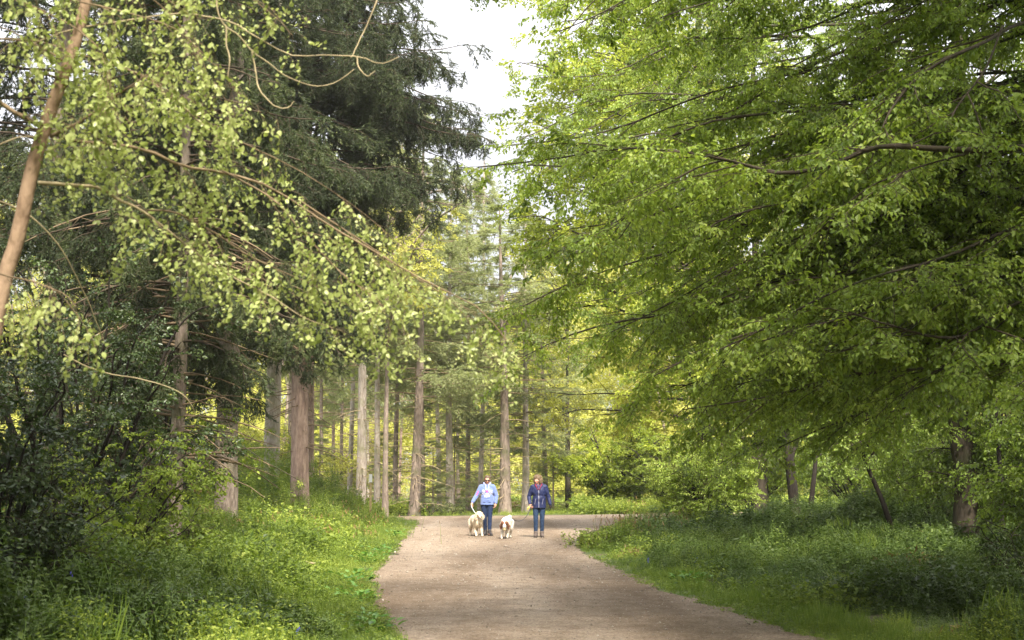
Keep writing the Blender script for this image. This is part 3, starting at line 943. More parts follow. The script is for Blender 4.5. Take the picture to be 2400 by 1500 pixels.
limbs.append(np.array([at(2300, 352, 12.3), at(2210, 375, 12.3), at(2130, 400, 12.3), at(2020, 450, 12.4), at(1900, 560, 12.6)]))
limbs.append(np.array([at(2400, 440, 15.4), at(2200, 470, 15.4), at(2080, 540, 15.4), at(1950, 640, 15.6), at(1800, 760, 15.8)]))
limbs.append(np.array([tb + [0, 0, 3.0], at(2450, 700, 14.0), at(2250, 790, 13.6), at(2080, 760, 13.2), at(1990, 730, 13.0)]))
limbs.append(np.array([tb + [0, 0, 2.6], at(2420, 830, 14.4), at(2200, 860, 14.6), at(2000, 880, 15), at(1800, 930, 15.4), at(1600, 960, 15.8)]))
limbs.append(np.array([at(1450, 560, 14.5), at(1520, 470, 14.0), at(1620, 400, 13.5), at(1700, 374, 13.0)])[::-1])
for (n_, a) in ((19, (1190, 1700, -60, 420, 15, 18.5)), (17, (1230, 1750, 420, 860, 15, 18)), (15, (1700, 2350, -60, 600, 14.2, 18)), (20, (1450, 2150, 600, 1010, 13, 18)), (12, (1560, 2100, 860, 1080, 16, 20)), (8, (2100, 2500, 560, 840, 13, 17)), (2, (2350, 2500, 850, 1000, 12, 15))):
    for e in targets(n_, r, *a):
        z = np.clip(e[2] + r.uniform(0.3, 2.2), 2.0, 11)
        s = tb + [0.0, 0.1, z]
        limbs.append(bez(s, e, r.uniform(0.3, 0.9), 14, r, 0.11, np.array([0, r.uniform(-0.8, 0.8), 0])))
for k in range(50):  # unseen boughs added above the frame to shade the near path
    e = np.array([r.uniform(-2.5, 13), r.uniform(10, 25), 0]); e[2] = max(6.6, 1.7 + 0.345 * e[1]) + r.uniform(0.6, 3.5)
    limbs.append(bez(tb + [0, 0, r.uniform(7, 10)], e, 0.8, 14, r, 0.11))
for k in range(13):  # further unseen boughs added to shade the nearest path
    e = np.array([r.uniform(-2.0, 6.5), r.uniform(3, 12.5), 0]); e[2] = max(6.6, 1.7 + 0.345 * e[1]) + r.uniform(0.8, 3.0)
    limbs.append(bez(tb + [0, 0, r.uniform(7, 10)], e, 0.8, 14, r, 0.11))
lp1 = dict(thick=1, main=1.15, spray='hornbeam', own=0.07, b_per_m=3.4, b_len=1.5, t_per_m=7.0, t_len=0.40, gap=0.045, leaf=0.068, ratio=0.52, droop=0.38, tdroop=0.18, flat=0.16, tilt=0.22, hang=0.45, b_rad=0.011, t_rad=0.0026, tpl=LEAF4, tint=0.42, keep_px=edge_keep(-0.025))
broadleaf('hornbeam_tree', 'spreading green hornbeam whose long crooked bough crosses the upper right', 'tree', tb, trunk, 0.24, 0.08, limbs, lp1, 82, M['bark_beech'], M['beech_leaf'], M['twig_dark'], limb_r=0.020, pick=300)

# beech added on each side of the viewer, mostly out of view, to shade the near ground
for (bx_, by_, lab, sd_, sgn) in ((10.5, 4.5, 'added beech beside the viewer on the right, mostly out of view, shading the near ground', 86, 1), (-7.5, 3.5, 'added beech beside the viewer on the left, mostly out of view, shading the near ground', 88, -1)):
    r = np.random.default_rng(sd_)
    tb = np.array([bx_, by_, float(gz(bx_, by_)) - 0.05])
    trunk = [tb, tb + [0.1, 0, 4], tb + [-0.1, 0.2, 8], tb + [0, 0, 14]]
    limbs = []
    for k in range(150 if sgn > 0 else 230):
        e = np.array([bx_ + r.uniform(-10, 8) if sgn > 0 else bx_ + r.uniform(-7, 8.5), by_ + r.uniform(-13, 5.0 if sgn > 0 else 13), 0])
        e[2] = (max(5.8, 1.7 + 0.355 * e[1]) + r.uniform(0.3, 4.0)) if e[1] > -2.5 else r.uniform(1.2, 11)  # behind the viewer the boughs drop low, added to block sky light
        limbs.append(bez(tb + [0, 0, r.uniform(5, 11)], e, 1.0, 14, r, 0.11))
    broadleaf('beech_tree', lab, 'tree', tb, trunk, 0.3, 0.1, limbs, dict(lp1, thick=0, b_per_m=2.8, scale=2.1, t_per_m=5.5, keep_px=gap_over_birch), sd_ + 1, M['bark_beech'], M['beech_leaf'], M['twig_dark'], limb_r=0.05)

# R2: hornbeam with the visible trunk at the right
r = np.random.default_rng(83)
tb = trunk_px(2252, 28)
trunk = [tb, tb + [0.05, 0, 1.5], tb + [-0.05, 0.1, 3.2], tb + [0.1, 0.1, 6], tb + [0.2, 0, 10], tb + [0.1, 0, 14]]
limbs = []
for (n_, a) in ((22, (1195, 1800, -80, 500, 25, 31)), (18, (1330, 1900, 500, 880, 25, 30)), (22, (1800, 2500, -60, 900, 24, 32)), (12, (1650, 2500, 880, 1100, 29, 33)), (14, (1560, 2050, 880, 1100, 26, 32))):
    for e in targets(n_, r, *a):
        s = tb + [0.0, 0.0, np.clip(e[2] + r.uniform(0.3, 2.0), 2.2, 13)]
        limbs.append(bez(s, e, r.uniform(0.4, 1.4), 14, r, 0.11, np.array([0, r.uniform(-1, 1), 0])))
lp2 = dict(spray='hornbeam', scale=1.15, b_per_m=2.3, b_len=1.9, t_per_m=6.0, t_len=0.50, gap=0.06, leaf=0.088, ratio=0.55, droop=0.38, tdroop=0.18, flat=0.18, hang=0.4, b_rad=0.014, t_rad=0.004, tint=0.42, keep_px=edge_keep(0.002))
broadleaf('hornbeam_tree', 'hornbeam with a stout brown trunk in the dark shade at the right', 'tree', tb, trunk, 0.27, 0.08, limbs, lp2, 84, M['bark_beech'], M['beech_leaf'], M['twig_dark'], limb_r=0.030)

SPRAY_OF = {'oak_leaf': 'oak', 'gold_leaf': 'gold', 'beech_leaf': 'hornbeam', 'hazel_leaf': 'hazel', 'holly_leaf': 'holly', 'herb_dark': 'darkbush', 'needle': 'spruce'}

# R3: yellow-green oak further back, against the sky
def far_tree(label, name, px, Y, dia, wins, seed, leafm, ztop, lp, bark='bark_beech', group=None, lean=0.0, zmin=2.0, limb_r=0.045, lift=(0.5, 1.8)):
    r = np.random.default_rng(seed)
    tb = trunk_px(px, Y)
    trunk = [tb, tb + [lean * 0.3, 0, ztop * 0.25], tb + [lean * 0.6, 0.2, ztop * 0.5], tb + [lean, 0, ztop]]
    limbs = []
    for (n_, a) in wins:
        for e in targets(n_, r, *a):
            zz = np.clip(e[2] - tb[2] + r.uniform(-3.0, 0.5), zmin, ztop)
            s = tb + [lean * zz / ztop, 0, zz]
            limbs.append(bez(s, e, r.uniform(*lift), 12, r, 0.11, np.array([0, r.uniform(-1, 1), 0])))
    lp = dict(lp, spray=SPRAY_OF[leafm])
    return broadleaf(name, label, 'tree', tb, trunk, dia / 2, dia / 7, limbs, lp, seed + 1, M[bark], M[leafm], M['twig_dark'], group, limb_r)


lpo = dict(spray='oak', scale=1.15, b_per_m=2.2, b_len=1.8, t_per_m=6.0, t_len=0.55, gap=0.085, leaf=0.13, ratio=0.6, droop=0.1, tdroop=0.1, hang=0.1, b_rad=0.02, t_rad=0.006, flat=0.45, tilt=0.6, tint=0.5, keep_px=edge_keep(0.0))
far_tree('tall fresh green oak standing against the pale sky right of the gap', 'oak_tree', 1650, 41, 0.5, ((32, (1185, 1480, -80, 400, 37, 43)), (16, (1190, 1400, 450, 760, 38, 42)), (22, (1450, 1850, -80, 560, 37, 45)), (16, (1480, 1900, 560, 1000, 36, 42))), 90, 'oak_leaf', 17, lpo)
far_tree('yellow green beech behind the hornbeams above the bend', 'beech_tree', 1780, 48, 0.5, ((24, (1420, 2100, 100, 700, 45, 52)), (20, (1260, 1800, 620, 980, 45, 50))), 92, 'gold_leaf', 17, dict(lpo, tint=0.45))
far_tree('thin budding tree with sparse yellow leaves in front of the conifer stand', 'budding_tree', 905, 54, 0.25, ((22, (860, 1150, 440, 640, 50, 57)), (8, (800, 1000, 560, 760, 50, 56))), 106, 'gold_leaf', 12, dict(lpo, b_per_m=1.5, t_per_m=3.5), bark='bark_conifer')
far_tree('deep green beech filling the gap behind the stout trunk', 'beech_tree', 2330, 46, 0.5, ((30, (1900, 2700, -50, 1000, 41, 52)),), 94, 'hazel_leaf', 16, dict(lpo, tint=0.3))
far_tree('golden young beech left of the bend behind the path', 'beech_tree', 1330, 66, 0.3, ((20, (1195, 1420, 700, 1000, 63, 69)), (8, (1180, 1350, 560, 760, 64, 68))), 96, 'gold_leaf', 11, dict(lpo, b_per_m=1.3, leaf=0.16, gap=0.11), zmin=1.5)
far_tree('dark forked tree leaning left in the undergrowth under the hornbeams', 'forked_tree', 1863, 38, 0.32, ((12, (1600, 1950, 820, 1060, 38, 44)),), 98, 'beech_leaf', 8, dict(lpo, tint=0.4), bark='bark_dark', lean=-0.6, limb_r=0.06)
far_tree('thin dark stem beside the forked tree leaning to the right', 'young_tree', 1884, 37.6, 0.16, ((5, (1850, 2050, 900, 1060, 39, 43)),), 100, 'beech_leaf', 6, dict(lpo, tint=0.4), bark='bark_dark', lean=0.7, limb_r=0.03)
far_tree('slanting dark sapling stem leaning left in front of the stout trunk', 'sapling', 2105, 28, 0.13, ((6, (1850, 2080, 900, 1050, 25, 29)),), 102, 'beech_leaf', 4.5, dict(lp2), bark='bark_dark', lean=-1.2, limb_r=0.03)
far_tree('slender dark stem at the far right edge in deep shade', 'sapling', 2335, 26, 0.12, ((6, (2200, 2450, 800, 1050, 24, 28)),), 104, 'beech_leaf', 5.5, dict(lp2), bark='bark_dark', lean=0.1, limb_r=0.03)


# ------------------------------------------------------------------ shrubs
def shrub(name, label, px, Y, h, spread, n_stems, seed, leafm, lp, group=None, stem=0.02, x=None, arch=0.5, twig='twig_dark', z0=0.0):
    r = np.random.default_rng(seed)
    if x is None:
        b = trunk_px(px, Y)
    else:
        b = np.array([x, Y, float(gz(x, Y)) - 0.03])
    limbs = []
    for k in range(n_stems):
        a = r.uniform(0, 6.28); q = r.uniform(0.15, 1) ** 0.6
        e = b + np.array([math.cos(a) * spread * q, math.sin(a) * spread * q * 0.8, h * r.uniform(0.45, 1.0) * (1.1 - 0.35 * q)])
        s = b + np.array([r.normal() * 0.08, r.normal() * 0.08, z0])
        limbs.append(bez(s, e, h * arch * r.uniform(0.3, 0.8), 12, r, 0.11))
    lp = dict(lp, spray=SPRAY_OF[leafm])
    root = broadleaf(name, label, 'shrub', b, [b, b + [0, 0, h * 0.15], b + [0.02, 0, h * 0.3]], stem * 1.5, stem, limbs, lp, seed + 1, M['bark_dark'], M[leafm], M[twig], group, stem * 1.4)
    return root


lph = dict(spray='hazel', scale=0.8, b_per_m=3.2, b_len=0.75, t_per_m=7, t_len=0.28, gap=0.035, leaf=0.055, ratio=0.65, droop=0.3, tdroop=0.4, hang=0.3, b_rad=0.008, t_rad=0.003, tint=0.45, t0=0.2, tilt=0.4)
shrub('hazel_bush', 'yellow green arching hazel bush under the spruce on the left bank', 270, 18, 2.5, 1.35, 26, 110, 'hazel_leaf', dict(lph, t0=0.08, b_per_m=4))
shrub('hazel_bush', 'low leafy bush in deep shade at the lower left behind the first brambles', 70, 14.5, 1.9, 1.2, 22, 112, 'hazel_leaf', dict(lph, tint=0.3, t0=0.05, b_per_m=4.2), stem=0.012)
lpy = dict(lph, spray='holly', scale=1.1, leaf=0.045, gap=0.026, ratio=0.6, b_per_m=3.2, b_len=0.8, t_per_m=8, droop=0.3, tilt=0.7, hang=0.2)
shrub('holly_tree', 'tall dark glossy holly behind the birch trunk', 170, 19, 5.2, 2.3, 26, 114, 'holly_leaf', dict(lpy, b_per_m=2.6, t_per_m=7, t0=0.15), stem=0.022)
shrub('holly_tree', 'dark holly filling the left edge below the birch bough', 0, 13.5, 3.6, 1.0, 18, 116, 'holly_leaf', dict(lpy, b_per_m=2.8, t0=0.12), stem=0.02)
shrub('holly_tree', 'narrow holly between the thin spruce and the hazel', 330, 25, 4.6, 1.6, 20, 118, 'holly_leaf', dict(lpy, leaf=0.06, gap=0.04, tint=0.6), stem=0.03)
lps = dict(lph, scale=1.2, leaf=0.12, gap=0.08, b_per_m=2.6, b_len=1.3, t_per_m=5.0, t_len=0.4, t_rad=0.006, b_rad=0.014, droop=0.2, hang=0.25)
shrub('green_shrub', 'large fresh green bush on the far bank beyond the bend', 1440, 66, 5.2, 3.6, 34, 120, 'oak_leaf', dict(lps, tint=0.35, t0=0.05, b_per_m=3.2), stem=0.04)
shrub('green_shrub', 'dense mid green thicket right of the large fresh green bush', 1580, 64, 4.0, 3.2, 32, 122, 'hazel_leaf', dict(lps, tint=0.5, t0=0.05, b_per_m=3.2), stem=0.04)
shrub('green_shrub', 'shaded thicket behind the forked tree', 1760, 56, 3.6, 3.2, 24, 124, 'hazel_leaf', dict(lps, tint=0.4), stem=0.04)
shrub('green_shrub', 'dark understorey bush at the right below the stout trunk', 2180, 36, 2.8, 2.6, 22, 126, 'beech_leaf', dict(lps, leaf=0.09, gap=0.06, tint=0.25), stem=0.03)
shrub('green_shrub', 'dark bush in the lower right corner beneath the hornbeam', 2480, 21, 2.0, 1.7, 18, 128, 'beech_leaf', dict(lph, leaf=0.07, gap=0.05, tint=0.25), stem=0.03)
shrub('green_shrub', 'bright low beech bush hanging in front of the oak trunk above the bend', 1650, 38, 3.1, 1.35, 30, 161, 'beech_leaf', dict(lps, scale=1.1, b_per_m=3.4, t0=0.05, tint=0.6), stem=0.02)
lpb = dict(lph, scale=0.75, t0=0.0, b_per_m=5.0, b_len=0.6, t_per_m=8, tint=0.25, droop=0.6)
for (px, Y, h, sp_, sd_, mt, lab) in ((340, 19.5, 1.25, 1.0, 171, 'hazel_leaf', 'rounded leafy bramble mound right of the hazel bush'), (190, 15.5, 1.15, 0.9, 173, 'herb_dark', 'dark bramble mound at the lower left in front of the hazel'),
                                      (30, 13.6, 1.3, 0.9, 175, 'herb_dark', 'dark leafy bramble bush in the lower left corner'), (405, 19.5, 1.45, 0.75, 177, 'hazel_leaf', 'low bramble mound at the foot of the thin brown trunk'),
                                      (2400, 18.5, 1.2, 1.2, 183, 'herb_dark', 'dark leafy mound at the right edge below the stout trunk'), (300, 13.0, 0.7, 0.8, 185, 'herb_dark', 'low dark brambles at the bottom left by the bluebells')):
    shrub('bramble_bush', lab, px, Y, h, sp_, 22, sd_, mt, dict(lpb), group='bramble mounds on the banks', stem=0.008)
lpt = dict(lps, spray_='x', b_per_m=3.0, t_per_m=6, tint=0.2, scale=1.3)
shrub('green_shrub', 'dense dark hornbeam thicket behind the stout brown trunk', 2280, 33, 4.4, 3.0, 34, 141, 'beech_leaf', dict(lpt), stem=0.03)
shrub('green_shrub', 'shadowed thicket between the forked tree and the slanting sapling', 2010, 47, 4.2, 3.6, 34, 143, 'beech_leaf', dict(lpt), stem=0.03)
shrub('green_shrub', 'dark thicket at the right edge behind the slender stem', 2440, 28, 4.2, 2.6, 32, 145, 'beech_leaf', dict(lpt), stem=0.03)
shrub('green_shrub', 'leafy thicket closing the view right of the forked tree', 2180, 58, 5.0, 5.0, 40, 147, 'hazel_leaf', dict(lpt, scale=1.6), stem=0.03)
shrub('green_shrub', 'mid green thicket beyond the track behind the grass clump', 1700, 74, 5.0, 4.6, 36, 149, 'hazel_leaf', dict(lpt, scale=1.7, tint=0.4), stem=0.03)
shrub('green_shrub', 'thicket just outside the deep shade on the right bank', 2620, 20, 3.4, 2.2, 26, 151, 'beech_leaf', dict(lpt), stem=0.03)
shrub('green_shrub', 'bright yellow green bush between the furrowed and the pale pinkish trunks', 590, 56, 4.6, 3.4, 26, 130, 'gold_leaf', dict(lps, tint=0.3), stem=0.03)
shrub('green_shrub', 'sunny bush behind the furrowed grey trunk on its left', 480, 52, 4.4, 3.0, 22, 132, 'oak_leaf', dict(lps, tint=0.55), stem=0.03)
shrub('green_shrub', 'low bush of pale leaves beneath the paired thin trunks', 770, 70, 3.0, 3.4, 22, 134, 'gold_leaf', dict(lps, tint=0.4), stem=0.03)
shrub('spruce_seedling', 'small dark spruce seedling at the foot of the stout knobbly trunk', 1008, 58.7, 0.8, 0.7, 10, 136, 'needle', dict(lph, leaf=0.09, ratio=0.3, gap=0.04, tint=0.8))
shrub('spruce_seedling', 'little dark conifer seedling behind the hoodie walker at the track edge', 1062, 59.2, 0.7, 0.6, 9, 138, 'needle', dict(lph, leaf=0.09, ratio=0.3, gap=0.04, tint=0.8))

# ------------------------------------------------------------------ far woodland that reads as one mass
out_ = []
for v in range(4):
    r = np.random.default_rng(570 + v)
    n_ = 420
    dv = nrm(r.normal(size=(n_, 3))) * (r.uniform(0, 1, (n_, 1)) ** 0.45) * np.array([1.5, 1.5, 0.8])
    sz = r.uniform(0.10, 0.24, n_)
    mq = MB().leaf(dv, r.normal(size=dv.shape), r.normal(size=dv.shape) + [0, 0, 1.2], sz, sz * 0.6, np.clip(r.normal(0.5, 0.15, n_), 0, 1), LEAF4, 0)
    out_.append(bpy.data.objects.new('spray_far', mq.mesh('spray_far', [M['gold_leaf']])))
SETS['far'] = out_
r = np.random.default_rng(140)
mb = MB()
nb = 3600
bx = r.uniform(-60, 70, nb); by = r.uniform(102, 140, nb)
hmax = np.where(bx < -8, 28, np.where(bx < 6, 19.0, 28)) * (0.8 + 0.2 * np.sin(bx * 0.45))
bz = r.uniform(0.0, 1, nb) ** 0.85 * hmax
mb.spray(np.stack([bx, by, bz], -1), np.stack([r.normal(size=nb), r.normal(size=nb), r.normal(size=nb) * 0.2], -1), np.array([0, 0, 1.0]) + r.normal(size=(nb, 3)) * 0.2, r.uniform(0.7, 1.5, nb), 0.12 * np.sin(bx * 0.4 + 1) + r.normal(0, 0.1, nb), r.integers(0, 4, nb))
nl_ = 1500
mb.spray(np.stack([r.uniform(-60, 75, nl_), r.uniform(99, 108, nl_), r.uniform(-1.2, 6, nl_)], -1), np.stack([r.normal(size=nl_), r.normal(size=nl_), r.normal(size=nl_) * 0.2], -1), np.array([0, 0, 1.0]) + r.normal(size=(nl_, 3)) * 0.2, r.uniform(0.6, 1.2, nl_), r.normal(0.12, 0.1, nl_), r.integers(0, 4, nl_))
nt_ = 90
tx = r.uniform(-52, 62, nt_); ty = r.uniform(101, 130, nt_)
P = np.stack([np.stack([tx + r.normal(size=nt_) * 0.3 * k, ty, np.full(nt_, -1.6 + 4.6 * k)], -1) for k in range(5)], 1)
mb.add(*tubes(P, np.linspace(1, 0.4, 5)[None] * r.uniform(0.10, 0.24, (nt_, 1)), 7), 1, 0.5)
fw = mb.build('far_woodland', [M['gold_leaf'], M['bark_conifer']], sprays='far')
tag(fw, 'bright yellow green wood closing the view behind the conifer stand', kind='stuff')

# ------------------------------------------------------------------ undergrowth
def scatter(n, y0, y1, side, r, spread=0.42):
    """log-even depths, even across the field of view; side -1 left of path, +1 right, 0 beyond the track"""
    y = np.exp(r.uniform(math.log(y0), math.log(y1), n))
    x = y * r.uniform(-spread, spread, n)
    if side < 0:
        ok = d_left(x, y) > -0.05
        ok &= y < 53.5
    elif side > 0:
        ok = d_right(x, y) > -0.05
    else:
        ok = (y > 58.5 + np.maximum(0, x + 3) * 0.36)
    return x[ok], y[ok]


def clump(kind, r, herb='herb'):
    mb = MB()
    if kind in ('bramble', 'broad'):
        n_, rad, h, S0, ra = (55, 0.20, 0.12, 0.050, 0.62) if kind == 'bramble' else (34, 0.20, 0.10, 0.085, 0.6)
        a = r.uniform(0, 6.28, n_); q = rad * np.sqrt(r.uniform(0, 1, n_))
        pos = np.stack([q * np.cos(a), q * np.sin(a), r.uniform(-0.06, h, n_)], -1)
        b_ = a + r.normal(0, 0.7, n_)
        mb.leaf(pos, np.stack([np.cos(b_), np.sin(b_), r.normal(-0.05, 0.3, n_)], -1), np.array([0, 0, 1.0]) + r.normal(size=(n_, 3)) * 0.4, S0 * r.uniform(0.6, 1.3, n_), S0 * ra * r.uniform(0.7, 1.2, n_), np.clip(r.normal(0.5, 0.16, n_), 0, 1), LEAF4, 0)
        k = 7
        st = np.stack([r.normal(0, 0.08, k), r.normal(0, 0.08, k), np.full(k, -0.1)], -1)
        Sg = curves(st, np.stack([r.normal(0, 0.6, k), r.normal(0, 0.6, k), np.ones(k)], -1), r.uniform(0.15, 0.3, k), 4, 0.5, 0.1, r)
        mb.add(*tubes(Sg, np.full(Sg.shape[:2], 0.003), 3), 1, 0.5)
    elif kind == 'nettle':
        k = 6
        st = np.stack([r.normal(0, 0.09, k), r.normal(0, 0.09, k), np.full(k, -0.15)], -1)
        Sg = curves(st, np.stack([r.normal(0, 0.2, k), r.normal(0, 0.2, k), np.ones(k)], -1), r.uniform(0.25, 0.42, k), 6, 0.1, 0.05, r)
        mb.add(*tubes(Sg, np.full(Sg.shape[:2], 0.003), 3), 1, 0.5)
        idx = np.repeat(np.arange(k), 14); u = np.tile(np.repeat(np.linspace(1.2, 5.95, 7), 2), k)
        i0 = u.astype(int); f = (u - i0)[:, None]
        pos = Sg[idx, i0] * (1 - f) + Sg[idx, i0 + 1] * f
        a = np.tile(np.arange(14) * 3.1416 + np.repeat(np.arange(7), 2) * 1.57, k) + idx
        sz = 0.07 * (1.15 - 0.1 * u) * r.uniform(0.8, 1.2, len(u))
        mb.leaf(pos, np.stack([np.cos(a), np.sin(a), r.normal(-0.15, 0.2, len(a))], -1), np.array([0, 0, 1.0]) + r.normal(size=(len(a), 3)) * 0.25, sz, sz * 0.5, np.clip(0.35 + 0.06 * u + r.normal(0, 0.1, len(u)), 0, 1), LEAF4, 0)
    elif kind == 'fine':
        n_ = 110
        a = r.uniform(0, 6.28, n_); q = 0.18 * np.sqrt(r.uniform(0, 1, n_))
        pos = np.stack([q * np.cos(a), q * np.sin(a), r.uniform(-0.05, 0.14, n_)], -1)
        mb.leaf(pos, r.normal(size=(n_, 3)) * [1, 1, 0.5], np.array([0, 0, 1.0]) + r.normal(size=(n_, 3)) * 0.5, 0.028 * r.uniform(0.6, 1.4, n_), 0.016, np.clip(r.normal(0.6, 0.16, n_), 0, 1), LEAF4, 0)
    elif kind == 'dead':
        n_ = 40
        pos = np.stack([r.normal(0, 0.12, n_), r.normal(0, 0.12, n_), r.uniform(-0.05, 0.15, n_)], -1)
        mb.leaf(pos, r.normal(size=(n_, 3)), r.normal(size=(n_, 3)), 0.10 * r.uniform(0.5, 1.4, n_), 0.018, r.uniform(0, 1, n_), LEAF4, 2)
    elif kind == 'tuft':
        n_ = 26
        pos = np.stack([r.normal(0, 0.07, n_), r.normal(0, 0.07, n_), np.full(n_, -0.01)], -1)
        mb.leaf(pos, np.stack([r.normal(0, 0.30, n_), r.normal(0, 0.30, n_), np.ones(n_)], -1), np.stack([r.normal(size=n_), r.normal(size=n_), np.full(n_, 0.2)], -1), 0.22 * r.uniform(0.5, 1.3, n_), 0.009, np.clip(r.normal(0.55, 0.18, n_), 0, 1), BLADE, 3)
    return mb.mesh('spray_' + kind, [M[herb], M['green_stem'], M['dead'], M['grass']])


M['green_stem'] = plain('green_stem', (0.13, 0.20, 0.05), 0.7, 0.3, 0.3)
rr_ = np.random.default_rng(590)
KINDS = ['bramble', 'bramble', 'nettle', 'broad', 'fine', 'fine', 'dead', 'tuft', 'tuft', 'tuft']
SETS['shaded_herbs'] = [bpy.data.objects.new('spray_' + k, clump(k, rr_, 'herb_dark')) for k in KINDS]
SETS['herbs'] = [bpy.data.objects.new('spray_' + k, clump(k, rr_)) for k in KINDS]


def cover(name, label, n, y0, y1, side, hfun, mats, seed, tintf=None, spread=0.42, scl=1.0, deadp=0.2, sprays='herbs', keep=None):
    r = np.random.default_rng(seed)
    x, y = scatter(n, y0, y1, side, r, spread)
    h = hfun(x, y)
    ok = h > 0.02
    x, y, h = x[ok], y[ok], h[ok]
    if keep is not None:
        ok = keep(x, y, r)
        x, y, h = x[ok], y[ok], h[ok]
    z = gz(x, y) + h * (r.uniform(0.0, 1, len(x)) ** 0.6) - 0.06
    n_ = len(x)
    patch = noise2(x, y, 0.8, seed) ; patch2 = noise2(x, y, 1.4, seed + 4)
    var = np.where(patch > 0.35, r.choice([2, 2, 2, 3, 0], n_), np.where(patch < -0.35, r.choice([4, 5, 7, 4, 2], n_), r.choice([0, 1, 2, 1, 3, 4, 3], n_)))
    var = np.where((patch2 > 1.0) & (r.uniform(0, 1, n_) < deadp), 6, var)
    az = r.uniform(0, 6.28, n_)
    tn = 0.15 * noise2(x, y, 0.9, seed + 8) + 0.08 * noise2(x, y, 3.5, seed + 1) + r.normal(0, 0.07, n_)
    if tintf is not None:
        tn = tn + tintf(x, y)
    S = np.clip(r.normal(1, 0.2, n_), 0.5, 1.6) * scl * np.clip(0.45 + 2.2 * h, 0.5, 1.15)
    mb = MB()
    mb.spray(np.stack([x, y, z], -1), np.stack([np.cos(az), np.sin(az), r.normal(0, 0.15, n_)], -1), np.array([0, 0, 1.0]) + r.normal(size=(n_, 3)) * 0.2, S, tn, var)
    mb.add(np.array([[x[0], y[0], z[0] - 1], [x[0] + .01, y[0], z[0] - 1], [x[0], y[0] + .01, z[0] - 1]]), np.array([[0, 1, 2]]))
    o = mb.build(name, mats, sprays=sprays)
    tag(o, label, kind='stuff')
    return o


def h_left(x, y):
    d = d_left(x, y)
    n1 = noise2(x, y, 1.1, 7); n2 = noise2(x, y, 3.4, 8)
    far = smooth((y - 30) / 15)
    b = 0.05 + 0.34 * smooth((d - 0.2) / 1.8) + (0.25 + 0.50 * far) * smooth((d - 1.2) / 3)
    return 1.15 * b * np.clip(1 + 0.55 * n1 + 0.5 * n2, 0.12, 2.3)


def h_right(x, y):
    d = d_right(x, y)
    n1 = noise2(x, y, 1.0, 9); n2 = noise2(x, y, 3.1, 10)
    tip = 0.30 * np.exp(-((y - 33.5) / 4) ** 2) * smooth((d - 0.1) / 0.8)
    return (0.04 + 0.20 * smooth((d - 0.3) / 1.6) + 0.16 * smooth((d - 2) / 4) + tip) * (1 - 0.92 * smooth((y - 34.5) / 3.5) * (1 - smooth((d - 3.4) / 2))) * np.clip(1 + 0.7 * n1 + 0.55 * n2, 0.08, 2.4)


def h_far(x, y):
    bare = np.where((x > -4) & (x < 3) & (y < 74), 0.10, 1.0)
    return 0.30 * bare * np.clip(1 + 0.6 * noise2(x, y, 0.6, 12) + 0.3 * noise2(x, y, 2.0, 13), 0.15, 2) + 0.0 * y


UM = [M['herb'], M['dead'], M['twig']]
def shade_patch(x, y):
    """where leaves darkened to stand for shade take over from the light herbs: deep on both banks"""
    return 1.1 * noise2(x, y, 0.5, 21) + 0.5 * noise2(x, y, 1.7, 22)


cover('bramble_undergrowth', 'fresh green brambles and nettles covering the left bank', 40000, 10.5, 53, -1, h_left, UM, 150, tintf=lambda x, y: 0.10 * smooth((y - 22) / 20), keep=lambda x, y, r: shade_patch(x, y) + r.normal(0, 0.3, len(x)) < 0.9 - smooth((d_left(x, y) - 0.9) / 2.4) * 2.3 * (1 - smooth((y - 22) / 9)))
cover('shaded_undergrowth', 'ivy and bramble leaves, darkened to stand for shade, on the floor under the holly and hazel at the left', 34000, 10.5, 53, -1, h_left, UM, 151, sprays='shaded_herbs', keep=lambda x, y, r: shade_patch(x, y) + r.normal(0, 0.3, len(x)) > 0.9 - smooth((d_left(x, y) - 0.9) / 2.4) * 2.3 * (1 - smooth((y - 22) / 9)))
cover('shaded_undergrowth', 'ivy and brambles, darkened to stand for shade, covering the right bank under the hornbeams', 42000, 10.5, 62, 1, h_right, UM, 153, sprays='shaded_herbs', keep=lambda x, y, r: shade_patch(x, y) + r.normal(0, 0.3, len(x)) > -1.4 + 2.0 * (1 - smooth((d_right(x, y) - 0.5) / 1.6)))
cover('bramble_undergrowth', 'lighter nettles and herbs along the front of the right bank', 26000, 10.5, 62, 1, h_right, UM, 155, keep=lambda x, y, r: shade_patch(x, y) + r.normal(0, 0.3, len(x)) < -1.4 + 2.0 * (1 - smooth((d_right(x, y) - 0.5) / 1.6)))
r = np.random.default_rng(158)
cover('woodland_undergrowth', 'bright low growth on the ground beyond the crossing track', 26000, 58.5, 116, 0, h_far, UM, 156, tintf=lambda x, y: 0.2 + 0 * x, scl=1.9)


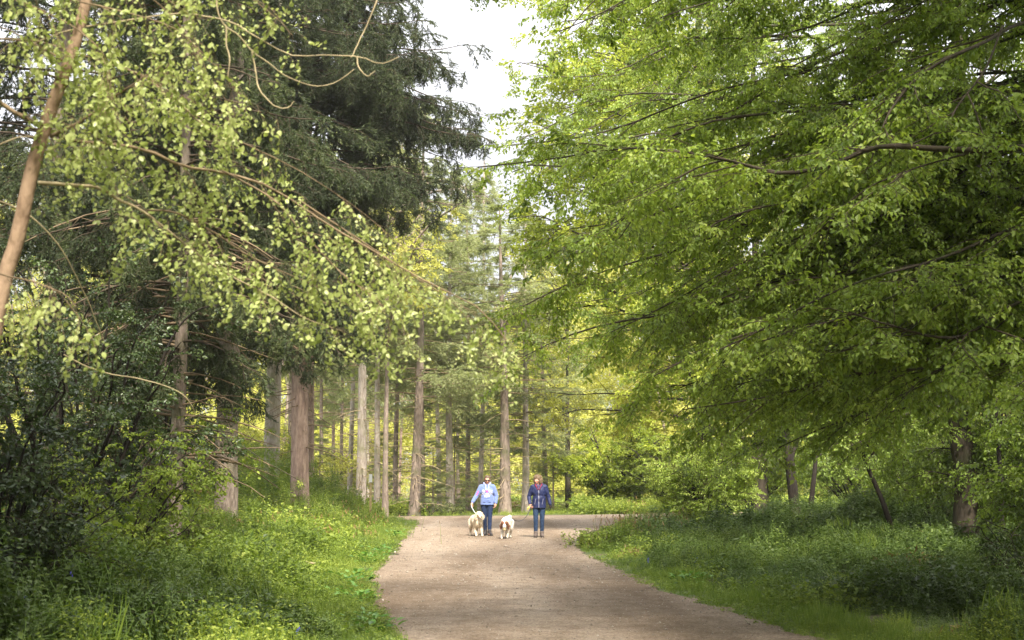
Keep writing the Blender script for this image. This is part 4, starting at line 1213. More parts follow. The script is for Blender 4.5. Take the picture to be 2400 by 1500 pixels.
def grass(name, label, n, y0, y1, side, seed, dmin, dmax, hg):
    r = np.random.default_rng(seed)
    x, y = scatter(n, y0, y1, side, r)
    d = d_left(x, y) if side < 0 else d_right(x, y)
    dens = noise2(x, y, 1.5, seed)
    ok = (d > dmin + 0.10 * noise2(x, y, 3.0, seed + 5)) & (d < dmax) & (r.uniform(0, 1, len(x)) < 0.25 + 0.5 * (dens > -0.2) + 0.35 * (d < 0.9))
    x, y, d, dens = x[ok], y[ok], d[ok], dens[ok]
    S = np.clip(r.normal(1, 0.25, len(x)), 0.4, 1.8) * (0.30 + 0.70 * smooth(d / 1.0)) * (1 + 0.4 * dens) * hg
    az = r.uniform(0, 6.28, len(x))
    mb = MB()
    mb.spray(np.stack([x, y, gz(x, y)], -1), np.stack([np.cos(az), np.sin(az), 0 * az], -1), np.array([0, 0, 1.0]) + r.normal(size=(len(x), 3)) * 0.12, np.maximum(S, 0.25), 0.08 * dens + r.normal(0, 0.07, len(x)), r.integers(7, 10, len(x)))
    mb.add(np.array([[x[0], y[0], -1], [x[0] + .01, y[0], -1], [x[0], y[0] + .01, -1]]), np.array([[0, 1, 2]]))
    tag(mb.build(name, M['grass'], sprays='herbs'), label, kind='stuff')


grass('grass', 'fresh green grass along the left edge of the path', 34000, 10.5, 54, -1, 160, -0.10, 1.3, 0.8)
grass('grass', 'short green grass fringing the right edge of the path', 34000, 10.5, 58, 1, 164, -0.10, 0.9, 0.65)

# tall thin grass stalks: the clump at the right bend and those left of the path
r = np.random.default_rng(170)
for (cx, cy_, sx, sy_, n_, h_, lab) in ((3.3, 35.5, 0.5, 1.3, 420, 0.52, 'clump of tall flowering grass on the right bend of the path'), (-6.6, 36, 1.7, 3.5, 500, 0.6, 'thin upright dark stalks in front of the reddish trunk')):
    x = cx + r.normal(0, sx, n_); y = cy_ + r.normal(0, sy_, n_)
    S = curves(np.stack([x, y, gz(x, y)], -1), np.stack([r.normal(0, 0.13, n_), r.normal(0, 0.1, n_), np.ones(n_)], -1), h_ * r.uniform(0.5, 1.25, n_), 4, 0.12, 0.04, r)
    mb = MB().add(*tubes(S, np.broadcast_to(np.linspace(1, 0.4, 5)[None] * 0.006, S.shape[:2]), 3), 0, 0.5)
    tp = S[:, -1]
    mb.leaf(tp - [0, 0, 0.03], np.stack([r.normal(0, 0.3, n_), r.normal(0, 0.3, n_), np.ones(n_)], -1), r.normal(size=(n_, 3)), 0.12, 0.022, r.uniform(0.3, 1, n_), LEAF4, 1)
    tag(mb.build('grass_stalks', [M['grass'], M['dead']]), lab, kind='stuff')

# broad dock and burdock leaves at the path's left edge: each rosette is a plant
M['dock_pale'] = M['dock']
dock_group = 'broad leaved plants along the path edges'
spots = [(-2.78, 30.0, 'dark glossy burdock rosette jutting over the path below the brambles'), (-2.66, 27.2, 'broad leaved rosette at the left path edge nearer than the burdock'),
         (-3.05, 38.0, 'pale blue green broad leaves on the left verge level with the dogs'), (-2.42, 22.2, 'dense dark leafy plant bulging onto the path at the left'),
         (-2.1, 19.2, 'large leaved plant where the left verge turns towards the camera'), (-1.55, 15.6, 'broad leaves at the lower left corner of the path'),
         (1.95, 33.2, 'bushy nettle clump at the tip of the right verge'), (2.35, 35.0, 'taller nettles behind the tip of the right verge'), (2.75, 22.3, 'clump of broad leaves along the right path edge')]
for q, (x, y, lab) in enumerate(spots):
    r = np.random.default_rng(180 + q)
    z = float(gz(x, y))
    root = thing('dock_plant', lab, 'plant', (x, y, z), dock_group)
    net = 'nettle' in lab
    n_ = 26 if not net else 0
    lf = []
    if not net:
        for k in range(60):
            a = r.uniform(0, 6.28); e = r.uniform(-0.1, 0.9); ln = r.uniform(0.06, 0.14)
            off = np.array([math.cos(a) * r.uniform(0.0, 0.34), math.sin(a) * r.uniform(0.0, 0.7), 0])
            d = np.array([math.cos(a), math.sin(a), e])
            V, F, kk = leaves(np.array([off + [0, 0, 0.03 + 0.17 * r.uniform()]]), d[None], np.array([[0, 0, 1.0]]) + r.normal(size=(1, 3)) * 0.2, ln, ln * 0.6, LEAF6)
            MB().add(V, F, 0, float(np.clip(r.normal(0.5, 0.22), 0, 1))).build('leaf', M['dock'], root)
    else:
        mb = MB()
        ns_ = 60
        st = np.stack([r.normal(0, 0.32, ns_), r.normal(0, 0.5, ns_), np.zeros(ns_)], -1)
        S = curves(st, np.stack([r.normal(0, 0.2, ns_), r.normal(0, 0.2, ns_), np.ones(ns_)], -1), r.uniform(0.22, 0.48, ns_), 5, 0.1, 0.05, r)
        mb.add(*tubes(S, np.full(S.shape[:2], 0.005), 3), 1, 0.5)
        idx = np.repeat(np.arange(ns_), 26)
        u = r.uniform(0.8, 5, len(idx)); i0 = np.minimum(u.astype(int), 4); f = (u - i0)[:, None]
        lp_ = S[idx, i0] * (1 - f) + S[idx, i0 + 1] * f
        az = r.uniform(0, 6.28, len(idx))
        mb.leaf(lp_, np.stack([np.cos(az), np.sin(az), r.normal(-0.15, 0.3, len(idx))], -1), r.normal(size=(len(idx), 3)) * 0.3 + [0, 0, 1], 0.085, 0.045, np.clip(r.normal(0.6, 0.2, len(idx)), 0, 1), LEAF4, 0)
        o = mb.build('foliage', [M['herb'], M['twig']], root); o['kind'] = 'stuff'

# ------------------------------------------------------------------ bluebells, fallen stick
M['bell'] = plain('bluebell_petal', (0.10, 0.09, 0.55), 0.6, 0.3, 0.2)
M['stem'] = plain('flower_stem', (0.12, 0.22, 0.05), 0.6, 0.3, 0.2)
r = np.random.default_rng(190)
mst = MB(); P = np.array([[[0, 0, 0], [0.005, 0, 0.12], [0.01, 0, 0.22], [0.04, 0, 0.30], [0.07, 0, 0.32]]])
mst.add(*tubes(P, np.full((1, 5), 0.003), 5), 0, 0.5); mst = mst.mesh('stem', M['stem'])
mbl = MB()
for k in range(7):
    c = np.array([0.012 + 0.009 * k, (-1) ** k * 0.012, 0.20 + 0.017 * k])
    a = np.arange(6) * math.pi / 3
    ring = lambda rr, dz: np.stack([c[0] + rr * np.cos(a), c[1] + rr * np.sin(a), np.full(6, c[2] - dz)], -1)
    V = np.vstack([ring(0.003, 0), ring(0.008, 0.006), ring(0.007, 0.018), ring(0.012, 0.024)])
    F = np.array([[q * 6 + s, q * 6 + (s + 1) % 6, (q + 1) * 6 + (s + 1) % 6, (q + 1) * 6 + s] for q in range(3) for s in range(6)])
    mbl.add(V, F, 0, 0.5)
mbl = mbl.mesh('flower', M['bell'])
BELLS = ((262, 1434, 'tallest bluebell at the lower left beside the dark brambles'), (212, 1452, 'bluebell just left of the tallest one at the lower left'), (64, 1483, 'bluebell nearest the lower left corner of the wood'),
         (180, 1482, 'middle bluebell of the three close together at the lower left'), (192, 1476, 'right bluebell of the three close together at the lower left'), (168, 1491, 'left bluebell of the three close together at the lower left'),
         (100, 1490, 'lone bluebell between the corner one and the group of three'), (700, 1452, 'single bluebell in the grass near the left path edge'), (1515, 1290, 'single bluebell behind the tip of the right verge'),
         (1622, 1300, 'bluebell a step right of the single one behind the right verge tip'), (545, 1475, 'single bluebell in the grass halfway between path and lower left corner'), (2005, 1322, 'lone bluebell in the shade-darkened ivy below the slanting sapling'))
for (px, py, blab) in BELLS:
    Y = 1.5 * FPX / (py - 1110 + 0.0)
    Y = max(11, min(Y, 40)) * 0.93
    x = (px - 1200) / FPX * Y
    hh = float((h_left(x, Y) if px < 1200 else h_right(x, Y)))
    root = thing('bluebell', blab, 'flower', (x, Y, float(gz(x, Y)) + max(0, hh - 0.2)), 'bluebells in the undergrowth', r.uniform(0, 6.28))
    root.scale = (0.75, 0.75, 0.75)
    link('stem', mst, root); link('flower', mbl, root)
P = catmull([at(682, 1336, 24.5) * [1, 1, 0] + [0, 0, 0.16], at(712, 1336, 24.5) * [1, 1, 0] + [0, 0, 0.2], at(742, 1334, 24.5) * [1, 1, 0] + [0, 0, 0.17]], 8)
bs = P[0].copy()
root = thing('fallen_stick', 'short pale fallen stick lying in the grass left of the path', 'stick', tuple(bs))
MB().add(*tubes(P - bs, np.linspace(0.026, 0.018, 8), 8)).build('stick', M['twig_pale'], root, True)
P = catmull([at(676, 1222, 37), at(690, 1200, 37), at(702, 1180, 37)], 8)
bs = P[0].copy(); bs[2] -= 0.3
root = thing('dead_stem', 'pale dry stem leaning in front of the reddish trunk', 'stem', tuple(bs))
P = np.vstack([bs, P])
MB().add(*tubes(P - bs, np.linspace(0.014, 0.008, len(P)), 6)).build('stalk', M['twig_pale'], root, True)

# ------------------------------------------------------------------ birch close to the camera at the left
r = np.random.default_rng(200)
Yb = 7.0
def B_(pts, Y0=7.0, Y1=7.0):
    return np.array([at(px, py, Y0 + (Y1 - Y0) * k / (len(pts) - 1)) for k, (px, py) in enumerate(pts)])
tb = np.array([at(-150, 1500, Yb)[0] - 0.15, Yb, float(gz(-2.9, Yb)) - 0.05])
trunk = [tb, at(-110, 1300, Yb), at(-55, 1000, Yb), at(5, 680, Yb), at(40, 560, Yb), at(75, 400, Yb), at(105, 300, Yb), at(140, 200, Yb), at(180, 90, Yb), at(215, -60, Yb), at(260, -300, Yb), at(290, -600, Yb)]
limbs_leafy, limbs_bare = [], []
limbs_leafy.append(B_([(-60, 190), (0, 240), (60, 275), (150, 322), (230, 335), (345, 352), (430, 388), (520, 400), (640, 440), (760, 520), (880, 590), (1000, 660), (1120, 720), (1190, 800)], 6.9, 7.8))
limbs_leafy.append(B_([(90, 428), (200, 436), (235, 442), (280, 468), (330, 492), (400, 540), (450, 580), (540, 640), (640, 690), (720, 740), (810, 770)], 7.0, 7.6))
limbs_leafy.append(B_([(345, 492), (420, 500), (500, 540), (590, 600), (700, 650), (800, 700), (920, 790)], 7.2, 7.8))
limbs_leafy.append(B_([(120, 320), (180, 290), (260, 235), (330, 190), (385, 155)], 7.0, 6.8))
limbs_leafy.append(B_([(-40, 90), (100, 100), (250, 150), (340, 180), (430, 250), (560, 330), (700, 400), (850, 500), (950, 590)], 7.1, 7.9))
limbs_leafy.append(B_([(-60, -40), (80, -20), (250, 20), (400, 60), (480, 130), (540, 200), (600, 260)], 6.6, 7.3))
limbs_leafy.append(B_([(-100, -150), (60, -130), (200, -80), (330, -20), (420, 60), (470, 160), (520, 240)], 6.3, 7))
limbs_leafy.append(B_([(160, 150), (60, 90), (-20, 60), (-120, 60)], 7, 6.6))
limbs_leafy.append(B_([(-80, -60), (40, 0), (160, 60), (240, 130), (260, 220), (280, 300)], 6.8, 6.8))
limbs_leafy.append(B_([(300, -120), (420, -60), (560, -20), (640, 30), (690, 80)], 7.4, 7.6))
limbs_leafy.append(B_([(-60, 620), (20, 650), (90, 665), (150, 690), (175, 720)], 6.8, 6.6))
limbs_leafy.append(B_([(520, 400), (640, 470), (720, 560), (800, 640), (900, 720), (960, 800)], 7.3, 7.7))
limbs_leafy.append(B_([(700, 470), (840, 560), (960, 640), (1080, 720), (1160, 850)], 7.5, 8.1))
limbs_bare.append(B_([(60, 110), (160, 70), (280, 50), (420, 30), (480, 35), (540, 50), (600, 85), (680, 128), (760, 128), (840, 132), (890, 148), (932, 132)], 7.2, 7.7))
limbs_bare.append(B_([(505, -40), (510, 30), (530, 62), (560, 80), (590, 115), (640, 150), (680, 180), (740, 198), (790, 190), (835, 160)], 7.4, 7.7))
limbs_bare.append(B_([(530, 62), (532, 110), (538, 150), (532, 185), (545, 192)], 7.4, 7.4))
limbs_bare.append(B_([(590, 115), (600, 165), (608, 210), (640, 245), (670, 255), (690, 240)], 7.5, 7.5))
limbs_bare.append(B_([(345, 180), (400, 220), (440, 265), (480, 300), (540, 350)], 7.1, 7.3))
limbs_bare.append(B_([(-30, 350), (40, 325), (80, 320), (120, 322)], 6.9, 7.0))
limbs_bare.append(B_([(895, -30), (870, 30), (840, 90), (820, 130)], 7.8, 7.7))
limbs_bare.append(B_([(837, 132), (840, 155), (860, 178), (880, 168)], 7.7, 7.7))
limbs_bare.append(B_([(150, 830), (230, 870), (330, 890), (420, 920), (460, 960), (452, 980)], 9.0, 9.4))
limbs_bare.append(B_([(-30, 460), (60, 500), (140, 580), (200, 700), (240, 800)], 7.4, 8.0))

root = thing('birch_tree', 'young birch at the left edge with light green leaves and arching twigs', 'tree', tuple(tb))
tp = catmull(trunk, 90) - tb
V, F = trunk_mesh(tp, 0.046, 0.022, 20, 0.03, 1.1, 5)
MB().add(V, F).build('trunk', M['bark_birch'], root, True)
K = 26
for q, Lm in enumerate(limbs_leafy + limbs_bare):
    c = catmull(Lm, K) - tb
    bare = q >= len(limbs_leafy)
    a = 0.0125 if q in (0,) else (0.010 if q in (1, 3) else (0.0056 if not bare else 0.0050))
    c = c + np.cumsum(r.normal(size=c.shape) * 0.0016, 0)
    V, F = tubes(c, np.linspace(a, a * (0.22 if not bare else 0.45), K), 7)
    MB().add(V, F).build('branch', M['twig_pale'] if (bare or q == 1) else M['twig'], root, True)
LP = np.array([catmull(q, 18) for q in limbs_leafy]) - tb
make_sprays('birch', 6, 600, M['birch_leaf'], M['twig'], 0.24, 0.028, 0.032, 0.74, 3, 0.9, 0.8, 0.9, LEAF6, 0.0012, 0.5)
mb = MB()
pl = dict(spray='birch', b_per_m=19, b_len=0.42, t_per_m=9, scale=1.0, droop=1.0, tdroop=0.9, b_rad=0.0020, tint=0.55, t0=0.12, b_angle=0.9, flat=0.35, tilt=0.6)
pos, ld, un, S, tint = add_leafage(mb, LP, pl, r)
mb.build('foliage', [M['birch_leaf'], M['twig']], root, sprays='birch')['kind'] = 'stuff'
own_leaves(root, tb, pos + ld * 0.10 + r.normal(size=pos.shape) * 0.010, ld - [0, 0, 0.6], r.normal(size=pos.shape) + [0, -0.5, 0.6], 0.025 + 0.012 * r.uniform(0, 1, len(pos)), tint + 0.5, M['birch_leaf'], 300, 0.78)

# leafy beech spray reaching right from behind the thin spruce
r = np.random.default_rng(210)
b = trunk_px(395, 21)
limbs = [np.array([at(425, 1000, 21), at(480, 1000, 21), at(560, 1040, 21), at(620, 1080, 21), at(700, 1125, 21)]),
         np.array([at(430, 985, 21), at(500, 965, 21.5), at(560, 975, 22), at(600, 1000, 22)]),
         np.array([at(410, 1060, 20.6), at(460, 1080, 20.6), at(520, 1090, 21), at(550, 1120, 21)]),
         np.array([at(400, 1000, 21), at(340, 960, 21), at(280, 980, 21), at(200, 1010, 21)]),
         np.array([at(400, 1040, 21), at(340, 1020, 20.6), at(250, 1060, 20), at(180, 1110, 20)])]
broadleaf('beech_sapling', 'beech sapling whose leafy spray slopes right in front of the pale trunks', 'tree', b, [b, at(398, 1150, 21), at(405, 1050, 21), at(412, 980, 21)], 0.03, 0.015, limbs,
          dict(lph, leaf=0.06, b_per_m=3.5, b_len=0.45, tint=0.6), 211, M['bark_beech'], M['hazel_leaf'], M['twig_dark'], limb_r=0.02)

# ------------------------------------------------------------------ signpost
M['post'] = plain('weathered_post', (0.42, 0.32, 0.17), 0.8, 0.2, 0.3, 14, 0.4)
M['white'] = plain('white_plate', (0.78, 0.78, 0.80), 0.5, 0.4, 0.04)
xp = (871 - 1200) / FPX * 46
zp = float(gz(xp, 46))
root = thing('signpost', 'slim wooden waymark post with a white plaque standing in the brambles', 'signpost', (xp, 46, zp))


def boxm(x0, x1, y0, y1, z0, z1, bev=0.004):
    bm = bmesh.new()
    bmesh.ops.create_cube(bm, size=1)
    for v in bm.verts:
        v.co = Vector(((x0 + x1) / 2 + v.co.x * (x1 - x0), (y0 + y1) / 2 + v.co.y * (y1 - y0), (z0 + z1) / 2 + v.co.z * (z1 - z0)))
    bmesh.ops.bevel(bm, geom=bm.edges[:], offset=bev, segments=2, affect='EDGES')
    return bm


def bmo(name, bm, mat, parent):
    me = bpy.data.meshes.new(name); bm.to_mesh(me); bm.free(); me.materials.append(mat)
    return link(name, me, parent)


ztop = 1.7 - zp - 0.0
bmo('post', boxm(-0.035, 0.035, -0.035, 0.035, -0.1, ztop, 0.008), M['post'], root)
bmo('plaque', boxm(-0.05, 0.05, -0.050, -0.037, ztop - 0.28, ztop - 0.02, 0.003), M['white'], root)

# ------------------------------------------------------------------ people and dogs
def blob(name, caps, voxel, mat, parent, smooth_it=4, disp=None, cut=None):
    """One continuous surface from tapered capsules (p0, r0, p1, r1[, flat]) and ellipsoids (c, (rx, ry, rz))."""
    bm = bmesh.new()
    for c in caps:
        if len(c) == 2:
            ce, rr = c
            Mt = Matrix.Translation(Vector(ce)) @ Matrix.Diagonal((rr[0], rr[1], rr[2], 1))
            bmesh.ops.create_icosphere(bm, subdivisions=3, radius=1, matrix=Mt)
        else:
            p0, r0, p1, r1 = c[:4]
            fl = c[4] if len(c) > 4 else 1.0
            p0 = Vector(p0); p1 = Vector(p1)
            ax = p1 - p0; L = ax.length
            k = 7; sd = 14
            rot = ax.to_track_quat('Z', 'Y').to_matrix()
            rings = []
            prof = []
            for q in range(4):
                a = math.pi / 2 * (q / 4)
                prof.append((-r0 * math.cos(a), r0 * math.sin(a)))
            prof[0] = (-r0, r0 * 0.05)
            for q in range(5):
                prof.append((L * q / 4, r0 + (r1 - r0) * q / 4))
            for q in range(1, 5):
                a = math.pi / 2 * (q / 4)
                prof.append((L + r1 * math.sin(a), max(r1 * math.cos(a), r1 * 0.05)))
            for (z, rad) in prof:
                ring = []
                for s in range(sd):
                    a = 2 * math.pi * s / sd
                    v = rot @ Vector((rad * math.cos(a), rad * math.sin(a), z))
                    if fl != 1.0:
                        v.y *= fl
                    ring.append(bm.verts.new(p0 + v))
                rings.append(ring)
            for a_, b_ in zip(rings, rings[1:]):
                for s in range(sd):
                    bm.faces.new((a_[s], a_[(s + 1) % sd], b_[(s + 1) % sd], b_[s]))
            bm.faces.new(rings[0][::-1]); bm.faces.new(rings[-1])
    bmesh.ops.recalc_face_normals(bm, faces=bm.faces[:])
    me = bpy.data.meshes.new('tmp'); bm.to_mesh(me); bm.free()
    o = bpy.data.objects.new('tmp', me); C.objects.link(o)
    rm = o.modifiers.new('r', 'REMESH'); rm.mode = 'VOXEL'; rm.voxel_size = voxel
    sm = o.modifiers.new('s', 'SMOOTH'); sm.factor = 0.5; sm.iterations = smooth_it
    if voxel > 0.0055 and name in ('body', 'hoodie', 'jacket', 'jeans', 'hair'):
        dm = o.modifiers.new('d', 'DECIMATE'); dm.ratio = 0.42
    dg = bpy.context.evaluated_depsgraph_get()
    me2 = bpy.data.meshes.new_from_object(o.evaluated_get(dg))
    bpy.data.objects.remove(o); bpy.data.meshes.remove(me)
    me2.name = name
    if cut is not None:
        bm = bmesh.new(); bm.from_mesh(me2)
        bmesh.ops.bisect_plane(bm, geom=bm.verts[:] + bm.edges[:] + bm.faces[:], plane_co=(0, 0, cut), plane_no=(0, 0, -1), clear_outer=True)
        bm.to_mesh(me2); bm.free()
    nv = len(me2.vertices)
    if disp:
        co = np.zeros(nv * 3, np.float32); me2.vertices.foreach_get('co', co); co = co.reshape(-1, 3)
        no_ = np.zeros(nv * 3, np.float32); me2.vertices.foreach_get('normal', no_); no_ = no_.reshape(-1, 3)
        amp, fr = disp
        v = np.sin(co[:, 0] * fr + 2 * np.sin(co[:, 2] * fr * 0.7)) * np.sin(co[:, 2] * fr * 0.8 + 1.5 * np.sin(co[:, 1] * fr)) + 0.5 * np.sin(co[:, 1] * fr * 1.7 + co[:, 2] * fr * 1.3 + co[:, 0] * fr * 2.1)
        co = co + no_ * (amp * v)[:, None]
        me2.vertices.foreach_set('co', co.astype(np.float32).ravel())
    me2.polygons.foreach_set('use_smooth', np.ones(len(me2.polygons), bool))
    me2.materials.clear(); me2.materials.append(mat)
    me2.update()
    return link(name, me2, parent)


def tufts(name, src, n, L, mats, parent, seed, matf, down=0.6, region=None):
    """Short strands of coat or hair rooted on a surface."""
    r = np.random.default_rng(seed)
    me = src.data
    nv = len(me.vertices)
    co = np.zeros(nv * 3, np.float32); me.vertices.foreach_get('co', co); co = co.reshape(-1, 3)
    no_ = np.zeros(nv * 3, np.float32); me.vertices.foreach_get('normal', no_); no_ = no_.reshape(-1, 3)
    i_ = r.choice(nv, n)
    p, nn = co[i_], no_[i_]
    if region is not None:
        k = region(p); p, nn = p[k], nn[k]
    d = nn * 0.55 + np.array([0, 0.15, -down]) + r.normal(size=p.shape) * 0.25
    mb = MB().leaf(p - nn * 0.003, d, nn + r.normal(size=p.shape) * 0.3, L * r.uniform(0.6, 1.3, len(p)), L * 0.20, np.clip(r.normal(0.6, 0.2, len(p)), 0, 1), BLADE, 0)
    o = mb.build(name, mats, parent)
    o['kind'] = 'stuff'
    return o


SK = plain('skin', (0.55, 0.33, 0.25), 0.55, 0.35, 0.08, 30)
SKR = plain('warm_skin', (0.58, 0.30, 0.21), 0.55, 0.35, 0.08, 30)
HOOD = plain('periwinkle_fleece', (0.14, 0.195, 0.42), 0.9, 0.15, 0.12, 60, 0.3, sheen=0.3)
CUFF = plain('heather_lining', (0.30, 0.32, 0.52), 0.9, 0.15, 0.1, 60, 0.3)
JEAN1 = plain('dark_denim', (0.018, 0.03, 0.075), 0.85, 0.2, 0.35, 25, 0.3)
JEAN2 = plain('blue_denim', (0.024, 0.045, 0.095), 0.85, 0.2, 0.35, 25, 0.3)
NAVY = plain('navy_shell', (0.012, 0.018, 0.07), 0.6, 0.35, 0.2, 18, 0.3)
BOOT = plain('dark_leather', (0.035, 0.03, 0.032), 0.6, 0.35, 0.2)
SHOE = plain('grey_brown_leather', (0.11, 0.085, 0.075), 0.7, 0.3, 0.25)
SOLE = plain('rubber_sole', (0.02, 0.02, 0.022), 0.8, 0.2, 0.1)
WINE = plain('wine_red_lining', (0.22, 0.02, 0.05), 0.85, 0.2, 0.15)
PRINT = plain('white_print', (0.78, 0.78, 0.82), 0.8, 0.2, 0.03)
PINK = plain('pink_print', (0.75, 0.10, 0.35), 0.8, 0.2, 0.05)
CORD = plain('white_cord', (0.75, 0.76, 0.80), 0.8, 0.2, 0.03)
GLASS = plain('dark_lens', (0.015, 0.012, 0.01), 0.15, 0.6, 0.0)
HAIR1 = leaf_mat('brown_hair', (0.10, 0.06, 0.035), (0.20, 0.13, 0.08), (0.42, 0.33, 0.22), 0.1, 0.45, 0.5, (1, 1, 1))
HAIR2 = leaf_mat('auburn_hair', (0.14, 0.085, 0.045), (0.26, 0.17, 0.10), (0.42, 0.32, 0.21), 0.1, 0.45, 0.5, (1, 1, 1))
LIP = plain('lips', (0.42, 0.14, 0.12), 0.5, 0.4, 0.05)
EYEW = plain('eye_white', (0.7, 0.7, 0.68), 0.3, 0.5, 0.0)
GLOVE = plain('black_glove', (0.015, 0.015, 0.017), 0.8, 0.2, 0.1)
YEL = plain('yellow_bag', (0.75, 0.62, 0.12), 0.5, 0.4, 0.1)
ZIP = plain('grey_zip', (0.3, 0.3, 0.36), 0.4, 0.5, 0.05)


def head_caps(c, yaw, tilt=0.0, k=1.0):
    """skull, jaw, nose, brow, chin, ears round head centre c; yaw turns the face from -Y; returns caps and a local->world function"""
    cy_, sy_ = math.cos(yaw), math.sin(yaw)
    ct, stt = math.cos(tilt), math.sin(tilt)

    def Q(x, y, z):
        y2 = y * ct - z * stt; z2 = y * stt + z * ct
        return (c[0] + (x * cy_ - y2 * sy_) * k, c[1] + (x * sy_ + y2 * cy_) * k, c[2] + z2 * k)
    caps = [
        (Q(0, 0.012, 0.03), (0.074 * k, 0.088 * k, 0.083 * k)),
        (Q(0, -0.022, -0.02), (0.060 * k, 0.066 * k, 0.075 * k)),
        (Q(0, -0.045, -0.07), (0.038 * k, 0.036 * k, 0.032 * k)),
        (Q(0, -0.080, 0.005), 0.009 * k, Q(0, -0.104, -0.030), 0.014 * k),
        (Q(-0.045, -0.055, -0.025), (0.022 * k, 0.020 * k, 0.018 * k)),
        (Q(0.045, -0.055, -0.025), (0.022 * k, 0.020 * k, 0.018 * k)),
        (Q(-0.030, -0.074, 0.022), 0.010 * k, Q(0.030, -0.074, 0.022), 0.010 * k),
        (Q(-0.076, 0.005, 0.012), 0.012 * k, Q(-0.078, 0.010, -0.025), 0.009 * k),
        (Q(0.076, 0.005, 0.012), 0.012 * k, Q(0.078, 0.010, -0.025), 0.009 * k),
    ]
    return caps, Q


def hand_caps(wr, d, palm_n, side, curl=0.9, k=1.0):
    """palm and five fingers. wr wrist, d direction of the hand, palm_n palm normal, side direction of the thumb."""
    d = Vector(d).normalized(); n_ = Vector(palm_n).normalized(); s = Vector(side).normalized()
    wr = Vector(wr)
    caps = [(wr, 0.026 * k, wr + d * 0.035 * k, 0.030 * k), (wr + d * 0.05 * k, (0.036 * k, 0.036 * k, 0.036 * k))]
    caps.append((wr + d * 0.03 * k + s * 0.012, 0.026 * k, wr + d * 0.075 * k + s * 0.014, 0.024 * k))
    caps.append((wr + d * 0.03 * k - s * 0.012, 0.024 * k, wr + d * 0.072 * k - s * 0.016, 0.020 * k))
    for q, (o, ln) in enumerate(((0.030, 0.068), (0.011, 0.076), (-0.009, 0.071), (-0.028, 0.056))):
        a = wr + d * 0.082 * k + s * o * k
        c1 = curl * 0.6
        d1 = (d * math.cos(c1) + n_ * math.sin(c1)).normalized()
        d2 = (d * math.cos(c1 + curl) + n_ * math.sin(c1 + curl)).normalized()
        m_ = a + d1 * ln * 0.5 * k
        e = m_ + d2 * ln * 0.5 * k
        caps += [(a, 0.0095 * k, m_, 0.0088 * k), (m_, 0.0088 * k, e, 0.0075 * k)]
    a = wr + d * 0.025 * k + s * 0.028 * k
    m_ = a + (s * 0.7 + d * 0.6 + n_ * 0.3).normalized() * 0.036 * k
    e = m_ + (d * 0.8 + n_ * 0.6).normalized() * 0.028 * k
    caps += [(a, 0.014 * k, m_, 0.011 * k), (m_, 0.011 * k, e, 0.0085 * k)]
    return caps


def person_base(J, hc, yaw, tilt, handL, handR):
    caps, Q = head_caps(hc, yaw, tilt)
    body = list(caps)
    body += [((hc[0], hc[1] + 0.015, hc[2] - 0.07), 0.052, J['neck'], 0.056)]
    nk = Vector(J['neck'])
    body += [(J['chest'], (0.155, 0.105, 0.15)), (J['belly'], (0.145, 0.105, 0.14)), (J['pelvis'], (0.145, 0.095, 0.10))]
    for s in ('l', 'r'):
        body += [(nk - Vector((0, 0, 0.05)), 0.06, J['sh' + s], 0.055),
                 (J['sh' + s], 0.050, J['el' + s], 0.038), (J['el' + s], 0.038, J['wr' + s], 0.025),
                 (J['hip' + s], 0.084, J['kn' + s], 0.050), (J['kn' + s], 0.048, J['an' + s], 0.029),
                 (J['an' + s], 0.028, Vector(J['an' + s]) + Vector((0, -0.10, -0.045)), 0.024),
                 (J['an' + s], 0.028, Vector(J['an' + s]) + Vector((0, 0.02, -0.045)), 0.026)]
    body += handL + handR
    return body, Q


def shoe(J, s, mat, parent, toe=0.0):
    a = Vector(J['an' + s])
    f = Vector((math.sin(toe), -math.cos(toe), 0))
    g0 = a.z - 0.085
    up = [(a + Vector((0, 0.0, 0.05)), 0.056, a + Vector((0, 0.01, -0.02)), 0.058), (a + Vector((0, 0.01, -0.025)), 0.055, a + f * 0.10 + Vector((0, 0, -0.036)), 0.050),
          (a + f * 0.10 + Vector((0, 0, -0.045)), 0.045, a + f * 0.15 + Vector((0, 0, -0.045)), 0.042)]
    o = blob('boot', up, 0.009, mat, parent, 3)
    sl = [(a + Vector((0, 0.03, 0)) + Vector((0, 0, -0.075)), 0.048, a + f * 0.155 + Vector((0, 0, -0.075)), 0.046)]
    so = blob('sole', [((p_[0]), p_[1], p_[2], p_[3]) for p_ in sl], 0.008, SOLE, o, 2)
    co = [v for v in so.data.vertices]
    for v in co:
        v.co.z = (v.co.z - (a.z - 0.075)) * 0.36 + (a.z - 0.075)
    so.data.update()
    return o


def chest_print(txt, size, cx, cz, src, mat, parent, name='lettering', bend=0.0):
    cu = bpy.data.curves.new('t', 'FONT'); cu.body = txt; cu.size = size; cu.align_x = 'CENTER'; cu.align_y = 'CENTER'; cu.offset = size * 0.03
    cu.resolution_u = 2
    o = bpy.data.objects.new('t', cu); C.objects.link(o)
    dg = bpy.context.evaluated_depsgraph_get()
    me = bpy.data.meshes.new_from_object(o.evaluated_get(dg))
    bpy.data.objects.remove(o)
    project(me, cx, cz, src, bend)
    me.name = name
    me.materials.clear(); me.materials.append(mat)
    return link(name, me, parent)


